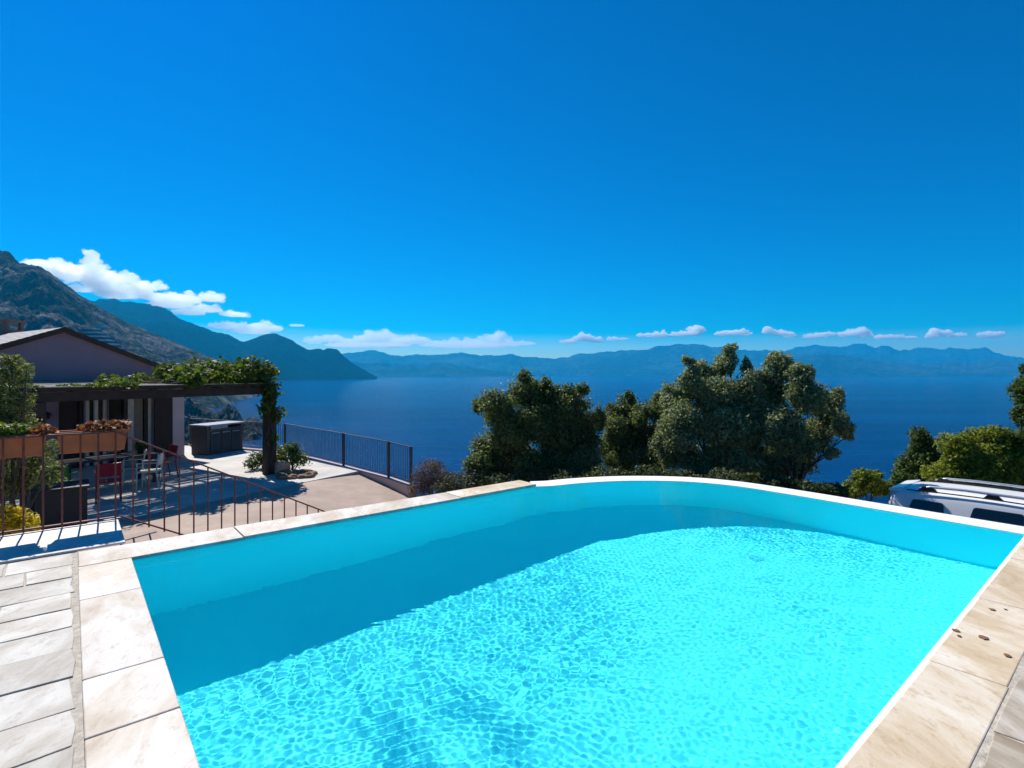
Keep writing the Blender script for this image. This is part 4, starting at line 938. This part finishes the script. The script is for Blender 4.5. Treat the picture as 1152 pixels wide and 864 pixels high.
tree('tree', 'tree cut off by the right edge, above the sunlit bush', clumps_px([(1158, 440, 16, 22), (1150, 465, 14, 14), (1170, 425, 16, 22), (1175, 470, 24, 24), (1195, 440, 24, 34), (1165, 490, 24, 14), (1152, 415, 6, 6)], 12.0, .4, 46), at(1175, 560, 12.0), 18000, .08, M['bushgreen'], 46, 3)

# ------------------------------------------------------------------ parked car
# local frame: x from the tail to the nose, y to the left of it (away from the pool is -y here), z up
CGZ = -2.46
tail = W(12.2, 3.52, CGZ)
cdir = (SU, -CU)                        # the car points along -v
def Cr(s, w, z): return (tail[0] + cdir[0] * s + CU * w, tail[1] + cdir[1] * s + SU * w, CGZ + z)
car = empty('parked_car', Cr(2.3, .92, 0), math.atan2(cdir[1], cdir[0]), 'silver white off road car with roof rails parked below the pool edge', 'car')
t = NT('silver_paint'); t.set(Base_Color=(0.80, 0.79, 0.78), Roughness=0.35, Metallic=0.0, Coat_Weight=0.35, Coat_Roughness=0.05); m_paint = t.m
m_trim = simple('black_trim', (0.012, 0.012, 0.013), 0.45, .2, 8); m_dgl = simple('dark_car_glass', (0.006, 0.007, 0.009), 0.05, .1, 3, 0, 0, 0.7); m_rail = simple('rail_silver', (0.55, 0.56, 0.58), 0.3, .05, 8, 0, .6)
WD = 1.84
# side contour stations: s, belt z, roof z, half width inset at the roof
ST = [(0.0, 1.02, 1.03, .02), (0.03, 1.05, 1.06, .03), (0.11, 1.10, 1.45, .12), (0.20, 1.12, 1.72, .17), (0.36, 1.13, 1.795, .185), (0.8, 1.13, 1.825, .19), (1.5, 1.13, 1.84, .19), (2.2, 1.12, 1.83, .19), (2.7, 1.11, 1.79, .20), (2.95, 1.10, 1.70, .21), (3.35, 1.09, 1.38, .16), (3.62, 1.08, 1.10, .06), (4.1, 1.03, 1.05, .05), (4.45, .92, .94, .06), (4.58, .70, .71, .10)]
rows = []
for s, bz_, rz_, ins in ST:
    hw = WD / 2 * (1 - .10 * (abs(s - 2.2) / 2.4) ** 4); c = WD / 2
    sec = [(-hw + .08, .36), (-hw + .01, .50), (-hw, .80), (-hw + .015, bz_ - .04), (-hw + .03, bz_)]
    zt = rz_
    sec += [(-hw + .03 + (ins - .02) * .85, bz_ + (zt - bz_) * .82), (-hw + ins + .03, bz_ + (zt - bz_) * .95), (-hw + ins + .11, zt - .012 * min(1, (zt - bz_) * 4)), (-hw * .45, zt + .02)]
    full = sec + [(0, zt + .03)] + [(-y, z) for y, z in reversed(sec)]
    rows.append([Cr(s, c + y, z) for y, z in full])
mb = MB(); k = len(rows[0]); vs_ = [p for r_ in rows for p in r_]
fs_ = [(i * k + j, i * k + j + 1, (i + 1) * k + j + 1, (i + 1) * k + j) for i in range(len(rows) - 1) for j in range(k - 1)]
fs_ += [tuple(range(k)), tuple(range((len(rows) - 1) * k, len(rows) * k))[::-1]] + [(i * k, (i + 1) * k, (i + 1) * k + k - 1, i * k + k - 1) for i in range(len(rows) - 1)]
mb.add(vs_, fs_); body = mb.build('body', m_paint, car, smooth=True)
sb = body.modifiers.new('sub', 'SUBSURF'); sb.levels = sb.render_levels = 2
def side(s0, s1, z0, z1, sk0, sk1, name, mat, par, off=.03, w=0):    # a panel lying on the pool-side flank above the belt
    y = lambda z: .03 + .145 * max(0, (z - 1.12)) / .58 + .008 if w == 0 else WD - (.03 + .145 * max(0, (z - 1.12)) / .58 + .008)
    sg = 1 if w == 0 else -1
    o0, o1 = y(z0) - sg * off, y(z1) - sg * off; th = .05 * sg
    r_ = .045; c_ = []
    def pt(s, z): return s, z
    cor = [(s0, z0), (s1, z0), (s1 + sk1, z1), (s0 + sk0, z1)]; poly = []
    for i in range(4):
        p = Vector((*cor[i], 0)); a = (Vector((*cor[i - 1], 0)) - p); b = (Vector((*cor[(i + 1) % 4], 0)) - p); ra = min(r_, a.length * .4); rb = min(r_, b.length * .4)
        A, B_ = p + a.normalized() * ra, p + b.normalized() * rb
        for t_ in (0, .33, .66, 1): poly.append(((A.lerp(p, t_)).lerp(p.lerp(B_, t_), t_)))
    n = len(poly); yo = lambda z: o0 + (o1 - o0) * (z - z0) / (z1 - z0)
    V_ = [Cr(p.x, yo(p.y), p.y) for p in poly] + [Cr(p.x, yo(p.y) + th, p.y) for p in poly]
    return MB().add(V_, [tuple(range(n)), tuple(range(2 * n - 1, n - 1, -1))] + [(i, n + i, n + (i + 1) % n, (i + 1) % n) for i in range(n)]).build(name, mat, par)
for w in (0, 1):
    side(.42, 1.06, 1.16, 1.655, .14, -.04, 'side_window', m_dgl, car, w=w)
    side(1.33, 2.10, 1.16, 1.665, .12, .0, 'side_window', m_dgl, car, w=w)
    side(2.18, 3.02, 1.16, 1.66, .0, -.27, 'side_window', m_dgl, car, w=w)
    side(2.105, 2.175, 1.15, 1.665, .0, .0, 'pillar_trim', m_trim, car, off=.034, w=w)
    side(1.17, 1.18, .6, 1.72, .08, .0, 'door_seam', m_trim, car, off=.002, w=w) if False else None
    wy = .31 if w == 0 else WD - .31
    # roof rail: silver bar on black feet
    rl = MB(); rl.tube([Cr(.62, wy, 1.84), Cr(.80, wy, 1.895), Cr(1.3, wy, 1.915), Cr(2.1, wy, 1.91), Cr(2.55, wy, 1.87), Cr(2.68, wy, 1.83)], [.02, .026, .026, .026, .026, .02], 8)
    rr_ = rl.build('roof_rail', m_rail, car, smooth=True)
    for s0 in (.62, 1.55, 2.5):
        MB().hexa([Cr(s0 - .02, wy - .035, 1.80), Cr(s0 + .3, wy - .035, 1.80), Cr(s0 + .3, wy + .035, 1.80), Cr(s0 - .02, wy + .035, 1.80), Cr(s0 + .06, wy - .028, 1.895), Cr(s0 + .2, wy - .028, 1.895), Cr(s0 + .2, wy + .028, 1.895), Cr(s0 + .06, wy + .028, 1.895)]).build('rail_foot', m_trim, rr_, bevel=.01)
    gut = MB(); yg = .215 if w == 0 else WD - .215
    gut.tube([Cr(.45, yg, 1.806), Cr(.9, yg, 1.826), Cr(1.6, yg, 1.838), Cr(2.3, yg, 1.825), Cr(2.75, yg, 1.775)], .012, 6); gut.build('roof_gutter', m_trim, car)
    for s0 in (.85, 3.62):
        yw = .12 if w == 0 else WD - .12
        LOCAL[0] = False
        wh = MB().tube([Cr(s0, yw - .11, .36), Cr(s0, yw + .11, .36)], .36, 28).build('wheel', m_trim, car)
        MB().tube([Cr(s0, yw - .12, .36), Cr(s0, yw + .12, .36)], .22, 20).build('rim', m_rail, wh)
    hl = MB().hexa([Cr(4.35, .12 if w == 0 else WD - .5, .70), Cr(4.56, .16 if w == 0 else WD - .5, .70), Cr(4.56, .5 if w == 0 else WD - .16, .70), Cr(4.35, .5 if w == 0 else WD - .12, .70), Cr(4.33, .12 if w == 0 else WD - .5, .88), Cr(4.52, .16 if w == 0 else WD - .5, .88), Cr(4.52, .5 if w == 0 else WD - .16, .88), Cr(4.33, .5 if w == 0 else WD - .12, .88)]).build('headlight', m_rail, car, bevel=.02)
    MB().hexa([Cr(-.01, .08 if w == 0 else WD - .26, .72), Cr(.06, .08 if w == 0 else WD - .26, .72), Cr(.06, .26 if w == 0 else WD - .08, .72), Cr(-.01, .26 if w == 0 else WD - .08, .72), Cr(-.01, .08 if w == 0 else WD - .26, 1.02), Cr(.08, .08 if w == 0 else WD - .26, 1.02), Cr(.08, .26 if w == 0 else WD - .08, 1.02), Cr(-.01, .26 if w == 0 else WD - .08, 1.02)]).build('tail_light', simple('tail_red', (.35, .01, .01), .3, .1, 4), car, bevel=.015)
# rear window, windscreen, roof spoiler
MB().hexa([Cr(.055, .2, 1.14), Cr(.055, WD - .2, 1.14), Cr(.14, WD - .28, 1.14), Cr(.14, .28, 1.14), Cr(.155, .28, 1.62), Cr(.155, WD - .28, 1.62), Cr(.25, WD - .3, 1.62), Cr(.25, .3, 1.62)]).build('rear_window', m_dgl, car)
MB().hexa([Cr(3.60, .2, 1.12), Cr(3.60, WD - .2, 1.12), Cr(3.5, WD - .2, 1.10), Cr(3.5, .2, 1.10), Cr(3.04, .34, 1.655), Cr(3.04, WD - .34, 1.655), Cr(2.95, WD - .34, 1.64), Cr(2.95, .34, 1.64)]).build('windscreen', m_dgl, car)
sp = MB().hexa([Cr(.13, .30, 1.72), Cr(.13, WD - .30, 1.72), Cr(.36, WD - .30, 1.74), Cr(.36, .30, 1.74), Cr(.11, .32, 1.76), Cr(.11, WD - .32, 1.76), Cr(.38, WD - .34, 1.822), Cr(.38, .34, 1.822)])
sp.build('spoiler', m_paint, car, bevel=.03)
